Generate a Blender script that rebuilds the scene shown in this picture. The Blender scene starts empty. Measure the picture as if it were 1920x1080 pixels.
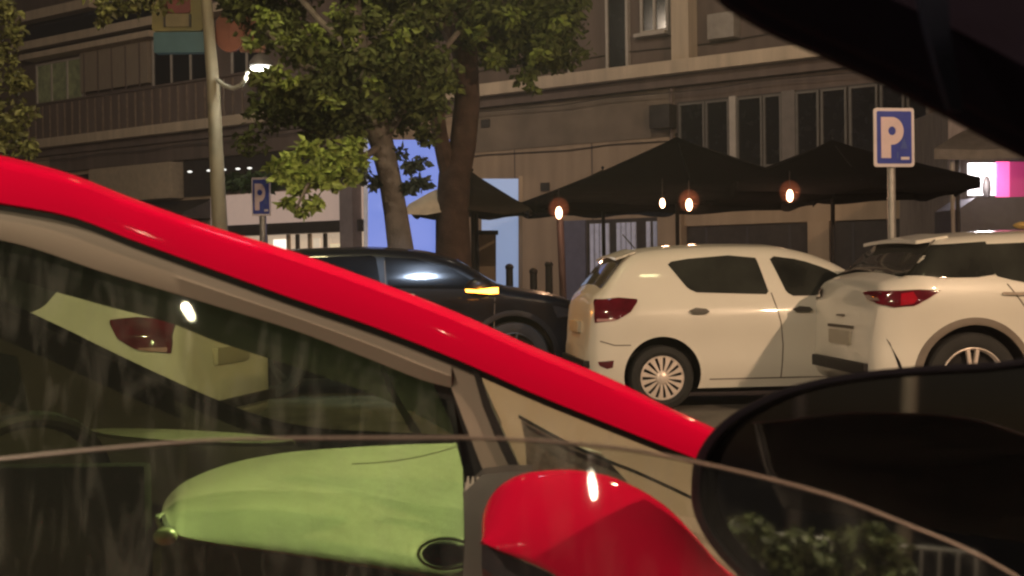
import bpy, bmesh, math, random
from mathutils import Vector, Matrix
R = math.radians
random.seed(7)
sc = bpy.context.scene
col = sc.collection

# ---------------------------------------------------------------- camera, world, exposure
CAM = Vector((0, 0, 1.33)); F = 2400.0
cam = bpy.data.objects.new('camera', bpy.data.cameras.new('camera')); col.objects.link(cam)
CM = Matrix.Rotation(R(90 - 0.76), 3, 'X') @ Matrix.Rotation(R(-0.8), 3, 'Z')
cam.matrix_world = Matrix.Translation(CAM) @ CM.to_4x4()
cam.data.lens = F / 1920 * 36; cam.data.sensor_width = 36
cam.data.clip_start = 0.05; cam.data.clip_end = 500
cam.data.dof.use_dof = True; cam.data.dof.focus_distance = 12.0; cam.data.dof.aperture_fstop = 15
sc.camera = cam
w = bpy.data.worlds.new("World"); sc.world = w; w.use_nodes = True
sky = w.node_tree.nodes.new('ShaderNodeTexSky'); sky.sky_type = 'NISHITA'; sky.sun_disc = False
sky.sun_elevation = R(-3); sky.sun_rotation = R(200)
w.node_tree.links.new(sky.outputs[0], w.node_tree.nodes['Background'].inputs[0])
w.node_tree.nodes['Background'].inputs[1].default_value = 0.1
sc.view_settings.view_transform = 'Standard'; sc.view_settings.look = 'None'
sc.view_settings.exposure = 0; sc.view_settings.gamma = 1
sc.cycles.filter_width = 2.4
sc.cycles.max_bounces = 8; sc.cycles.transparent_max_bounces = 12

def ray(px, py):
    return CM @ Vector(((px - 960) / F, -(py - 540) / F, -1))
def at(px, py, Y):
    d = ray(px, py); return CAM + d * (Y / d.y)

# ---------------------------------------------------------------- materials
MATS = {}
def mat(name, c, rough=0.6, metal=0.0, coat=0.0, var=0.12, scale=6.0, bump=0.0, emit=None, es=0.0, spec=0.5, island=0.0, streak=False):
    if name in MATS: return MATS[name]
    m = bpy.data.materials.new(name); m.use_nodes = True; nt = m.node_tree; N = nt.nodes; L = nt.links
    p = N['Principled BSDF']
    p.inputs['Roughness'].default_value = rough; p.inputs['Metallic'].default_value = metal
    p.inputs['Coat Weight'].default_value = coat; p.inputs['Coat Roughness'].default_value = 0.035
    p.inputs['Specular IOR Level'].default_value = spec
    tc = N.new('ShaderNodeTexCoord'); no = N.new('ShaderNodeTexNoise'); no.inputs['Scale'].default_value = scale; no.inputs['Detail'].default_value = 6
    src = tc.outputs['Object']
    if streak:
        mp = N.new('ShaderNodeMapping'); mp.inputs['Scale'].default_value = (3, 3, 0.25); L.new(src, mp.inputs[0]); src = mp.outputs[0]
    L.new(src, no.inputs['Vector'])
    cr = N.new('ShaderNodeValToRGB'); cr.color_ramp.elements[0].position = 0.3; cr.color_ramp.elements[1].position = 0.7
    cr.color_ramp.elements[0].color = (*[max(0, v * (1 - var)) for v in c], 1); cr.color_ramp.elements[1].color = (*[v * (1 + var) for v in c], 1)
    L.new(no.outputs['Fac'], cr.inputs[0]); out = cr.outputs[0]
    if island:
        g = N.new('ShaderNodeNewGeometry'); mr = N.new('ShaderNodeMapRange'); mr.inputs[3].default_value = 1 - island; mr.inputs[4].default_value = 1 + island
        L.new(g.outputs['Random Per Island'], mr.inputs[0])
        mx = N.new('ShaderNodeVectorMath'); mx.operation = 'SCALE'; L.new(out, mx.inputs[0]); L.new(mr.outputs[0], mx.inputs['Scale']); out = mx.outputs[0]
    L.new(out, p.inputs['Base Color'])
    if bump:
        b = N.new('ShaderNodeBump'); b.inputs['Strength'].default_value = bump; b.inputs['Distance'].default_value = 0.02
        n2 = N.new('ShaderNodeTexNoise'); n2.inputs['Scale'].default_value = scale * 8; n2.inputs['Detail'].default_value = 8
        L.new(tc.outputs['Object'], n2.inputs['Vector']); L.new(n2.outputs['Fac'], b.inputs['Height']); L.new(b.outputs[0], p.inputs['Normal'])
    if emit:
        p.inputs['Emission Color'].default_value = (*emit, 1); p.inputs['Emission Strength'].default_value = es
    MATS[name] = m; return m
def glass(name, tint, refl=0.06, rough=0.02, veil=0.0):
    if name in MATS: return MATS[name]
    m = bpy.data.materials.new(name); m.use_nodes = True; nt = m.node_tree; N = nt.nodes; L = nt.links
    for n in list(N):
        if n.type != 'OUTPUT_MATERIAL': N.remove(n)
    o = [n for n in N if n.type == 'OUTPUT_MATERIAL'][0]
    t = N.new('ShaderNodeBsdfTransparent'); g = N.new('ShaderNodeBsdfGlossy'); g.inputs['Roughness'].default_value = rough
    tc = N.new('ShaderNodeTexCoord'); no = N.new('ShaderNodeTexNoise'); no.inputs['Scale'].default_value = 9; no.inputs['Detail'].default_value = 5
    L.new(tc.outputs['Object'], no.inputs['Vector'])
    cr = N.new('ShaderNodeValToRGB'); cr.color_ramp.elements[0].position = .35; cr.color_ramp.elements[1].position = .65
    cr.color_ramp.elements[0].color = (*[v * .92 for v in tint], 1); cr.color_ramp.elements[1].color = (*tint, 1)
    L.new(no.outputs['Fac'], cr.inputs[0]); L.new(cr.outputs[0], t.inputs[0])
    lw = N.new('ShaderNodeFresnel'); lw.inputs[0].default_value = 1.45
    ad = N.new('ShaderNodeMath'); ad.operation = 'ADD'; ad.inputs[1].default_value = refl - 0.03; ad.use_clamp = True
    L.new(lw.outputs[0], ad.inputs[0])
    if veil:  # pale streaked layer stands for haze and reflections in the glass
        df = N.new('ShaderNodeBsdfDiffuse'); df.inputs[0].default_value = (.8,.8,.8,1); m0 = N.new('ShaderNodeMixShader')
        ds = N.new('ShaderNodeMath'); ds.operation = 'MULTIPLY_ADD'; ds.inputs[1].default_value = veil; ds.inputs[2].default_value = veil*.5
        sm = N.new('ShaderNodeTexNoise'); sm.inputs['Scale'].default_value = 7; sm.inputs['Detail'].default_value = 7; sm.inputs['Distortion'].default_value = 1.5
        mp = N.new('ShaderNodeMapping'); mp.inputs['Rotation'].default_value = (0,.5,0); mp.inputs['Scale'].default_value = (3.5,1,.9); L.new(tc.outputs['Object'], mp.inputs[0]); L.new(mp.outputs[0], sm.inputs['Vector'])
        sr = N.new('ShaderNodeMapRange'); sr.inputs[1].default_value = .48; sr.inputs[2].default_value = .72; sr.inputs[4].default_value = 3.2; L.new(sm.outputs['Fac'], sr.inputs[0])
        L.new(sr.outputs[0], ds.inputs[0]); L.new(ds.outputs[0], m0.inputs[0]); L.new(t.outputs[0], m0.inputs[1]); L.new(df.outputs[0], m0.inputs[2]); t = m0
    mx = N.new('ShaderNodeMixShader'); L.new(ad.outputs[0], mx.inputs[0]); L.new(t.outputs[0], mx.inputs[1]); L.new(g.outputs[0], mx.inputs[2])
    L.new(mx.outputs[0], o.inputs[0]); MATS[name] = m; return m
def emis(name, c, s, var=0.0, scale=3): return mat(name, c, .5, emit=c, es=s, var=var)

# ---------------------------------------------------------------- mesh builder
WORLD = {}
class MB:
    def __init__(s): s.v = []; s.f = []
    def add(s, vs, fs):
        o = len(s.v); s.v += [Vector(v) for v in vs]; s.f += [tuple(i + o for i in f) for f in fs]; return s
    def box(s, a, b):
        (x0, y0, z0), (x1, y1, z1) = a, b
        return s.add([(x0,y0,z0),(x1,y0,z0),(x1,y1,z0),(x0,y1,z0),(x0,y0,z1),(x1,y0,z1),(x1,y1,z1),(x0,y1,z1)],
                     [(0,3,2,1),(4,5,6,7),(0,1,5,4),(1,2,6,5),(2,3,7,6),(3,0,4,7)])
    def tube(s, pts, rad, n=12, cap=True):
        pts = [Vector(p) for p in pts]; rs = rad if isinstance(rad, (list, tuple)) else [rad] * len(pts)
        vs = []; fs = []
        up = None
        for i, p in enumerate(pts):
            d = (pts[min(i+1, len(pts)-1)] - pts[max(i-1, 0)]).normalized()
            if up is None: up = Vector((0,0,1)) if abs(d.z) < .9 else Vector((1,0,0))
            a = d.cross(up).normalized(); b = a.cross(d).normalized(); up = b
            for k in range(n):
                t = 2*math.pi*k/n; vs.append(p + (a*math.cos(t) + b*math.sin(t))*rs[i])
        for i in range(len(pts)-1):
            for k in range(n): fs.append((i*n+k, i*n+(k+1)%n, (i+1)*n+(k+1)%n, (i+1)*n+k))
        if cap: fs.append(tuple(range(n-1,-1,-1))); fs.append(tuple((len(pts)-1)*n+k for k in range(n)))
        return s.add(vs, fs)
    def lathe(s, prof, M=Matrix.Identity(4), n=48):     # prof: (r, h) about local z
        vs = []; fs = []
        for r, h in prof:
            for k in range(n):
                t = 2*math.pi*k/n; vs.append(M @ Vector((r*math.cos(t), r*math.sin(t), h)))
        for i in range(len(prof)-1):
            for k in range(n): fs.append((i*n+k, i*n+(k+1)%n, (i+1)*n+(k+1)%n, (i+1)*n+k))
        return s.add(vs, fs)
    def prism(s, pts, off):                              # polygon extruded by vector
        pts = [Vector(p) for p in pts]; off = Vector(off); n = len(pts)
        fs = [tuple(range(n)), tuple(range(2*n-1, n-1, -1))] + [(i, n+i, n+(i+1)%n, (i+1)%n) for i in range(n)]
        return s.add(pts + [p + off for p in pts], fs)
    def grid(s, rows, close=False):
        nr = len(rows); nc = len(rows[0]); vs = [v for r in rows for v in r]; fs = []
        for i in range(nr-1):
            for j in range(nc if close else nc-1): fs.append((i*nc+j, i*nc+(j+1)%nc, (i+1)*nc+(j+1)%nc, (i+1)*nc+j))
        return s.add(vs, fs)
    def slab(s, rows, off):                              # grid with thickness
        off = Vector(off); nr = len(rows); nc = len(rows[0])
        o = len(s.v); s.grid(rows); s.grid([[Vector(v) + off for v in r] for r in rows][::-1])
        ring = [(0,j) for j in range(nc)] + [(i,nc-1) for i in range(1,nr)] + [(nr-1,j) for j in range(nc-2,-1,-1)] + [(i,0) for i in range(nr-2,0,-1)]
        A = [o+i*nc+j for i,j in ring]; B = [o+nr*nc+(nr-1-i)*nc+j for i,j in ring]
        for k in range(len(ring)): s.f.append((A[k], B[k], B[(k+1)%len(ring)], A[(k+1)%len(ring)]))
        return s
    def ball(s, c, rx, ry=None, rz=None, nu=20, nv=12):
        ry = ry or rx; rz = rz or rx; c = Vector(c)
        return s.grid([[c + Vector((rx*math.sin(math.pi*i/nv)*math.cos(2*math.pi*k/nu), ry*math.sin(math.pi*i/nv)*math.sin(2*math.pi*k/nu), rz*math.cos(math.pi*i/nv))) for k in range(nu)] for i in range(nv+1)], True)
    def build(s, name, m, parent=None, world=False, smooth=True, bevel=0, auto=35):
        me = bpy.data.meshes.new(name)
        vs = s.v
        if world and parent is not None and parent.name in WORLD:
            inv = WORLD[parent.name].inverted(); vs = [inv @ v for v in vs]
        me.from_pydata([tuple(v) for v in vs], [], s.f); me.update()
        bm = bmesh.new(); bm.from_mesh(me); bmesh.ops.remove_doubles(bm, verts=bm.verts, dist=1e-6)
        bmesh.ops.recalc_face_normals(bm, faces=bm.faces)
        if bevel: bmesh.ops.bevel(bm, geom=[e for e in bm.edges if len(e.link_faces)==2 and e.calc_face_angle(0) > R(30)], offset=bevel, segments=2, affect='EDGES', profile=.7)
        if smooth:
            for f in bm.faces: f.smooth = True
            for e in bm.edges:
                if len(e.link_faces) == 2 and e.calc_face_angle(0) > R(auto): e.smooth = False
        bm.to_mesh(me); bm.free()
        for mm in (m if isinstance(m, list) else [m]): me.materials.append(mm)
        o = bpy.data.objects.new(name, me); col.objects.link(o); o.parent = parent
        if parent is not None and parent.name in WORLD: WORLD[o.name] = WORLD[parent.name]
        return o
def tag(o, label, cat, group=None):
    o['label'] = label; o['category'] = cat
    if group: o['group'] = group
    return o
def thing(name, loc, label, cat, group=None, rz=0):
    o = bpy.data.objects.new(name, None); col.objects.link(o); o.empty_display_size = .2
    o.location = loc; o.rotation_euler = (0,0,rz)
    WORLD[o.name] = Matrix.Translation(Vector(loc)) @ Matrix.Rotation(rz, 4, 'Z')
    return tag(o, label, cat, group)
def light(name, loc, kind, power, color, radius=.15, parent=None, aim=None, cone=None, blend=.6):
    d = bpy.data.lights.new(name, kind); d.energy = power; d.color = color; d.shadow_soft_size = radius
    o = bpy.data.objects.new(name, d); col.objects.link(o); M = Matrix.Translation(loc)
    if aim is not None: M = M @ (Vector(aim) - Vector(loc)).to_track_quat('-Z', 'Y').to_matrix().to_4x4()
    if cone: d.spot_size = R(cone); d.spot_blend = blend
    if parent is not None: o.parent = parent; M = WORLD[parent.name].inverted() @ M
    o.matrix_local = M
    return o

# palette
red = mat('red_paint', (.43,.0012,.028), .5, coat=.45, var=.03, spec=.0)
white = mat('white_paint', (.74,.71,.64), .35, coat=.7, var=.03, scale=2)
darkp = mat('dark_paint', (.005,.005,.008), .35, coat=.35, spec=.2, var=.1)
blackp = mat('black_plastic', (.011,.010,.011), .55, spec=.25, var=.2, bump=.1)
trim = mat('grey_trim', (.10,.085,.07), .55, var=.08)
rubber = mat('tyre_rubber', (.02,.02,.02), .8, var=.2)
wglass = mat('dark_window_glass', (.030,.032,.028), .06, var=.6, scale=2.2, spec=.6, coat=.3)  # grey reflections put into the base colour as mottling
chrome = mat('chrome', (.6,.6,.6), .15, 1)
galv = mat('galvanised_metal', (.42,.40,.38), .45, .4, var=.15, scale=12)

# ---------------------------------------------------------------- ground
m_as = mat('asphalt', (.125,.112,.098), .72, var=.35, scale=2.5, bump=.5)
m_pv = mat('pavement', (.15,.135,.115), .8, var=.25, scale=3, bump=.3)
g = MB().add([(-220,-160,0),(220,-160,0),(220,260,0),(-220,260,0)], [(0,1,2,3)]).build('road', m_as); g['kind'] = 'structure'
nd = Vector((math.cos(R(7)), math.sin(R(7)), 0)); ndp = Vector((-nd.y, nd.x, 0))
def lane(name, a, b, u0, u1, z, m, h=.004):
    mb = MB(); P = [nd*u + ndp*v + Vector((0,0,z)) for u, v in ((u0,a),(u1,a),(u1,b),(u0,b))]
    mb.prism(P, (0,0,-h)); o = mb.build(name, m); o['kind'] = 'structure'; return o
lane('kerb', 17.0, 17.2, -90, 90, .14, mat('kerb_stone', (.3,.28,.25), .7), .15)
lane('pavement', 17.2, 110, -110, 110, .13, m_pv, .12)
mb = MB()
for k in range(-8, 12):
    P = [nd*u + ndp*v + Vector((0,0,.004)) for u, v in ((k*3,6.3),(k*3+1.4,6.3),(k*3+1.4,6.42),(k*3,6.42))]; mb.add(P, [(0,1,2,3)])
o = mb.build('lane_marking', mat('road_paint', (.6,.58,.52), .6, var=.2)); o['kind'] = 'structure'

# ---------------------------------------------------------------- building (facade recedes to the left)
FA = R(-36.6); FO = Vector((5.5, 30, 0)); fu = Vector((math.cos(FA), math.sin(FA), 0)); fn = Vector((fu.y, -fu.x, 0))   # fn towards the camera
def fac(px, py):
    d = ray(px, py); t = (FO - CAM).dot(fn) / d.dot(fn); p = CAM + d*t; return (p - FO).dot(fu), p.z
def FU(px, py=250): return fac(px, py)[0]
B = thing('apartment_building', FO, 'brown apartment block behind the trees with shops along its foot', 'building', rz=FA)
# local coords: x = u, y = -w (towards camera is -y), z up
m_wall = mat('facade_plaster', (.36,.27,.19), .85, var=.12, scale=1.2, bump=.15, streak=True)
m_dark = mat('brown_render', (.13,.098,.085), .85, var=.2, scale=1, streak=True)
m_slab = mat('pale_concrete', (.50,.41,.31), .8, var=.15, scale=1.5, streak=True)
m_frame = mat('window_frame_white', (.42,.38,.34), .6, var=.1)
m_wing = mat('facade_glass', (.012,.012,.014), .12, var=.3)
m_void = mat('shop_dark', (.035,.028,.026), .6, var=.3)
UL, UR = FU(-160), FU(1782, 200)
MB().box((UL, 0, 0), (UR, 12, 6.0)).build('wall', m_wall, B)
MB().box((UL, .25, 6.32), (UR, 12, 24)).build('upper_wall', m_dark, B)
mb = MB().box((UL, -.55, 5.98), (UR, .4, 6.30)); mb.build('cornice', m_slab, B, bevel=.02)
MB().box((UL, -.25, 5.72), (UR, -.003, 5.977)).build('soffit_beam', m_dark, B)
def fb(name, pl, pr, pref, pt, pb, w0, w1, m, parent=B, **k):
    return MB().box((FU(pl,(pt+pb)/2), -w1, fac(pref,pb)[1]), (FU(pr,(pt+pb)/2), -w0, fac(pref,pt)[1])).build(name, m, parent, **k)
def fbz(name, pl, pr, py, z0, z1, w0, w1, m, parent=B, **k):
    return MB().box((FU(pl,py), -w1, z0), (FU(pr,py), -w0, z1)).build(name, m, parent, **k)
# right block, storey above the cornice: tall french window, small window, piers
def win(pl, pr, py, z0, z1, n, w=.0, fr=m_frame, gl=m_wing, th=.07):
    u0, u1 = FU(pl,py), FU(pr,py)
    f = MB()
    f.box((u0,-w-.10,z0),(u0+th,-w+.03,z1)); f.box((u1-th,-w-.10,z0),(u1,-w+.03,z1)); f.box((u0+th,-w-.098,z0),(u1-th,-w+.03,z0+th)); f.box((u0+th,-w-.098,z1-th),(u1-th,-w+.03,z1))
    for k in range(1, n):
        u = u0+(u1-u0)*k/n; f.box((u-th/2,-w-.09,z0+th),(u+th/2,-w+.03,z1-th))
    fo = f.build('window', fr, B); MB().box((u0+.02,-w-.05,z0+.02),(u1-.02,-w-.03,z1-.02)).build('pane', gl, fo); return fo
win(1130,1172,60, 6.32, 9.2, 1, -.22); win(1195,1248,40, 7.15, 9.2, 2, -.22)
MB().box((FU(1192,60),-.12,7.05),(FU(1250,60),.24,7.13)).build('window_sill', m_frame, B)
for a, b in ((1268,1300),(1010,1050)): fbz('pier', a, b, 60, 6.32, 24, -.2, .25, m_slab if a > 1200 else m_dark)
win(1480,1552,60, 7.0, 9.2, 2, -.22); MB().box((FU(1476,60),-.15,6.9),(FU(1556,60),.24,6.98)).build('window_sill', m_frame, B)
win(1640,1720,60, 7.0, 9.2, 2, -.22)
for zz in (9.6, 12.9, 16.2): MB().box((UL,-.5,zz),(UR,.2,zz+.28)).build('floor_slab', m_slab, B)
# ground block on the right: plaster panel joints, window band, lintel, shop fronts
MB().box((FU(880),-.03,4.55),(FU(1266),-.003,5.70)).build('fascia_or_shade', mat('cornice_shade', (.19,.15,.115), .85, var=.2, scale=1.5), B)  # darker sheet paints the cornice shadow onto the plaster
for px in (965, 1110): MB().box((FU(px,300)-.02,-.006,0),(FU(px,300)+.02,-.001,4.54)).build('panel_joint', m_dark, B)
MB().box((FU(1266,240)+.0,-.02,3.11),(UR,-.002,5.715)).build('stone_cladding', mat('dark_cladding', (.12,.09,.078), .8, var=.25, scale=1.3, streak=True), B)
fbz('air_conditioner', 1232, 1270, 200, 4.72, 5.3, .035, .4, m_void, bevel=.03)
u0, u1 = FU(1272,240), FU(1778,240)
MB().box((u0,-.05,3.6),(u1,-.003,5.35)).build('window_band', m_void, B)
for a, b, n in ((1278,1326,1),(1328,1372,1),(1386,1434,1),(1436,1470,1),(1497,1540,1),(1544,1592,1),(1597,1650,1),(1655,1700,1),(1705,1745,1)):
    win(a, b, 240, 3.65, 5.3, n, .05, mat('band_frame', (.13,.12,.11), .6), m_wing, .05)
for a, b, mm in ((1373,1385,m_frame),(1471,1496,mat('mullion_grey', (.16,.14,.13), .7)),(1746,1776,m_dark)): fbz('mullion', a, b, 240, 3.6, 5.35, .052, .16, mm)
fbz('lintel', 1270, 1780, 375, 2.35, 3.1, .003, .12, m_wall)
for a, b in ((1290,1524),(1568,1780)):
    s_ = fbz('shop_front', a, b, 430, .1, 2.34, .003, .06, m_void)
    for k in range(3):
        u = FU(a,430) + (FU(b,430)-FU(a,430))*(k+.5)/3
        MB().box((u-.03,-.075,.1),(u+.03,-.062,2.3)).build('mullion', mat('dark_frame', (.05,.045,.05), .5), s_)
fbz('pillar', 1526, 1566, 430, 0, 2.345, .003, .35, m_wall)
fbz('pillar', 1244, 1288, 430, 0, 3.4, .003, .3, m_wall)
# slatted shutters and bluish door lit by an added light
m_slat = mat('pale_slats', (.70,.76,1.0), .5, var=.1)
sh = fbz('shutter_panel', 1102, 1243, 430, .1, 2.6, .003, .04, m_void)
for a, b, n in ((1108,1146,4),(1158,1196,4),(1212,1238,2)):
    for k in range(n):
        u = FU(a,430)+(FU(b,430)-FU(a,430))*(k+.5)/n
        MB().box((u-.055,-.09,.7 if n == 4 else .3),(u+.055,-.042,2.5)).build('slat', m_slat, sh)
fbz('door', 1056, 1100, 430, .1, 2.6, .003, .08, mat('grey_blue_door', (.13,.13,.19), .5))
for px, z1 in ((1062,24),(1262,5.7)):
    u = FU(px,200); MB().tube([(u,-.09 if z1 < 6 else .16,.3 if z1 < 6 else 6.33),(u,-.09 if z1 < 6 else .16,z1)], .05, 10).build('downpipe', m_frame if z1 > 6 else m_dark, B)
cbm = MB()
for z0, z1, w0 in ((5.55,5.62,.30),(4.50,4.46,.05),(6.9,6.75,-.2)):
    P = [(UL+(UR-UL)*k/30, -w0, z0+(z1-z0)*k/30-.03*(k%3)) for k in range(31)]; cbm.tube(P, .014, 6)
cbm.build('wall_cables', m_void, B)
fbz('air_conditioner', 1330, 1380, 60, 6.75, 7.35, -.24, .12, mat('ac_grey', (.30,.27,.24), .6), bevel=.03)
for a, b, zz in ((1498,1512,5.2),(1388,1398,5.25),(1600,1620,5.2)): fbz('curtain', a, b, 240, 3.75, zz, .082, .088, mat('curtain_grey', (.11,.10,.09), .9, streak=True))
for px, z in ((905,5.2),(1180,3.6),(1015,3.4)): fbz('wall_vent', px, px+16, 300, z, z+.22, .032, .06, m_void)
light('shutter_fill', at(1170,392,23)+Vector((0,-.3,.1)), 'POINT', 26, (.8,.82,1), .2, B)  # added light without a lamp body, brightens shutters and door
# left block
MB().box((FU(-160),-.28,6.31),(FU(486,200),-.1,7.55)).build('parapet', m_dark, B)
mb = MB()
for k in range(46):
    u = FU(-160) + (FU(486,200)-FU(-160))*k/46; mb.box((u,-.33,6.35),(u+.06,-.282,7.5))
mb.build('parapet_ribs', mat('parapet_rib', (.20,.15,.115), .8, var=.3), B)
MB().box((FU(-160),-.36,7.5502),(FU(486,200),-.05,7.62)).build('handrail', m_dark, B)
fb('upper_panel', 150, 276, 210, 82, 165, -.25, .0, mat('panelled_infill', (.27,.22,.17), .8, var=.15, streak=True))
for k in range(5):
    u = FU(158+k*26,120); MB().box((u-.03,-.03,7.63),(u+.03,-.002,9.2)).build('panel_rib', m_dark, B)
win(62,150,140, 7.63, 9.15, 3, -.2, m_frame, mat('lit_curtain_glass', (.16,.16,.08), .3, var=.7, scale=4, emit=(.3,.3,.14), es=.06))
win(280,388,110, 7.63, 9.3, 3, -.2); win(428,486,110, 7.63, 9.3, 2, -.2)
MB().box((FU(55,60),-.45,9.25),(FU(300,60),.2,9.45)).build('balcony_slab', m_slab, B)
MB().box((FU(45,60),-.1,9.46),(FU(290,60),.24,10.6)).build('balcony_void', m_wing, B)
MB().box((FU(45,20),-.5,10.62),(FU(190,20),.2,10.95)).build('balcony_slab', m_slab, B)
# left ground floor
fbz('beam', 100, 700, 290, 5.1, 5.7, .003, .16, m_dark)
fbz('dark_window', 130, 186, 315, 3.9, 4.95, .003, .05, m_wing)
fbz('blank_sign_box', 190, 345, 305, 3.85, 5.05, .003, .55, mat('sign_box_cream', (.42,.34,.25), .6), bevel=.08)
fbz('shop_recess', 346, 690, 305, 3.9, 5.09, .003, .05, m_void)
aw = MB(); a0, a1 = FU(225,350), FU(402,350)
aw.prism([(a0,-.003,3.8),(a0,-1.3,3.3),(a0,-1.3,3.15),(a0,-.003,3.15)], (a1-a0,0,0)); aw.build('awning', m_void, B)
fbz('fascia_or_shade', 404, 690, 380, 2.9, 3.85, .003, .2, mat('pale_pink_fascia', (.55,.42,.36), .6, var=.05, emit=(.9,.66,.55), es=.3))
fbz('fascia_or_shade', 300, 402, 380, 2.3, 3.1, .003, .15, mat('grey_fascia', (.34,.28,.24), .7))
fbz('transom', 404, 690, 418, 2.55, 2.88, .003, .4, m_void)
shop = fbz('shop_window', 404, 690, 450, .1, 2.54, .003, .03, mat('shop_interior_back', (.5,.40,.31), .7, var=.35, scale=2.5, emit=(.8,.6,.42), es=.6))
for a, b, z0, z1, c in ((515,540,.9,2.4,(1,.93,.8)),(590,602,.8,2.4,(.85,.72,.55)),(622,640,1.6,2.2,(1,.85,.55)),(622,640,.9,1.35,(.95,.8,.5)),(650,662,.9,2.3,(.9,.75,.5))):
    fbz('display_light', a, b, 450, z0, z1, .032, .06, emis('display_%d_%d' % (a, int(z0*10)), c, 1.4 if a == 515 else .55), shop)
for a in (455,500,543,560,583,612,645,668): fbz('shop_frame', a, a+5, 450, .1, 2.53, .06, .14, m_void if a not in (543,583) else m_wall, shop)
fbz('pillar', 664, 688, 430, 0, 3.9, .21, .6, mat('mauve_pillar', (.25,.21,.22), .7))
# left end wall lit in blue beyond the trees, that light emitted by panels
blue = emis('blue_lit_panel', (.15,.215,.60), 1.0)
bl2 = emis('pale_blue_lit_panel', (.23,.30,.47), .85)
bw = thing('glowing_blue_wall', at(780, 470, 27)*1, 'tall plain blue wall section between the two tree trunks, glowing by itself', 'wall section')
def wp(Y, pl, pr, pt, pb): return [at(pl,pb,Y), at(pr,pb,Y), at(pr,pt,Y), at(pl,pt,Y)]
Yb = 27.0
def hz(px, py, Y): return at(px, py, Y)
p = wp(Yb, 688, 872, 262, 560); MB().prism(p, (0,.12,0)).build('panel', blue, bw, True)
MB().prism(wp(Yb-.02, 682, 690, 255, 575), (0,.2,0)).build('frame_post', m_slat, bw, True)
MB().prism(wp(Yb-.02, 868, 876, 255, 575), (0,.2,0)).build('frame_post', m_slat, bw, True)
bw2 = thing('lit_doorway_panel', at(935, 560, 24), 'pale blue lit panel right of the dark brown trunk', 'panel')
MB().prism(wp(24, 903, 975, 335, 560), (0,.12,0)).build('panel', bl2, bw2, True)
MB().prism(wp(23.97, 972, 980, 330, 562), (0,.2,0)).build('frame_post', m_wall, bw2, True)

# ---------------------------------------------------------------- kiosk at the right
K = thing('kiosk', at(1850, 560, 21), 'kiosk with a low grey roof, glaring white light and magenta side', 'kiosk')
m_kroof = mat('kiosk_roof', (.19,.165,.15), .7, var=.2)
Yk = 21.0
MB().prism([at(1778,200,24), at(1990,190,24), at(1990,580,24), at(1778,580,24)], (0,3,0)).build('wall', mat('kiosk_pale_wall', (.34,.29,.27), .8, var=.2, streak=True), K, True)
r0 = [at(1752,300,Yk-.8), at(1772,283,Yk-.8), at(1860,247,Yk+.6), at(2040,235,Yk+.6), at(2040,300,Yk-.8), at(1920,303,Yk-.8)]
MB().slab([[at(1752,298,Yk-.8), at(1840,300,Yk-.8), at(2040,290,Yk-.8)], [at(1790,272,Yk), at(1870,262,Yk), at(2040,255,Yk)], [at(1835,248,Yk+1.5), at(1890,243,Yk+1.5), at(2040,236,Yk+1.5)]], (0,0,.16)).build('roof', m_kroof, K, True)
MB().prism(wp(Yk+.4, 1816, 1868, 306, 366), (0,.05,0)).build('light_box', emis('white_glare', (1,.93,.95), 3.2), K, True)
MB().prism(wp(Yk+.3, 1869, 1893, 303, 372), (0,.06,0)).build('magenta_panel', emis('bright_magenta', (.75,.08,.26), 1.1), K, True)
MB().prism(wp(Yk+.3, 1894, 1990, 303, 372), (0,.06,0)).build('magenta_panel', emis('deep_magenta', (.22,.015,.07), .7), K, True)
MB().prism([at(1798,392,Yk-.2), at(1830,370,Yk-.2), at(2000,368,Yk-.2), at(2000,560,Yk-.2), at(1798,560,Yk-.2)], (0,1.2,0)).build('counter', mat('counter_grey', (.11,.105,.12), .5), K, True)
MB().ball(at(1850,352,Yk+.2), .07, .07, .2).build('pendant', m_void, K, True)
for px in (1785, 1795): MB().tube([at(px,300,Yk-.6), at(px+4,560,Yk-.6)], .035).build('post', m_frame if px < 1790 else m_void, K, True)
light('kiosk_lamp', at(1842,336,Yk-.1), 'POINT', 60, (1,.92,.95), .15, K)

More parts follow.
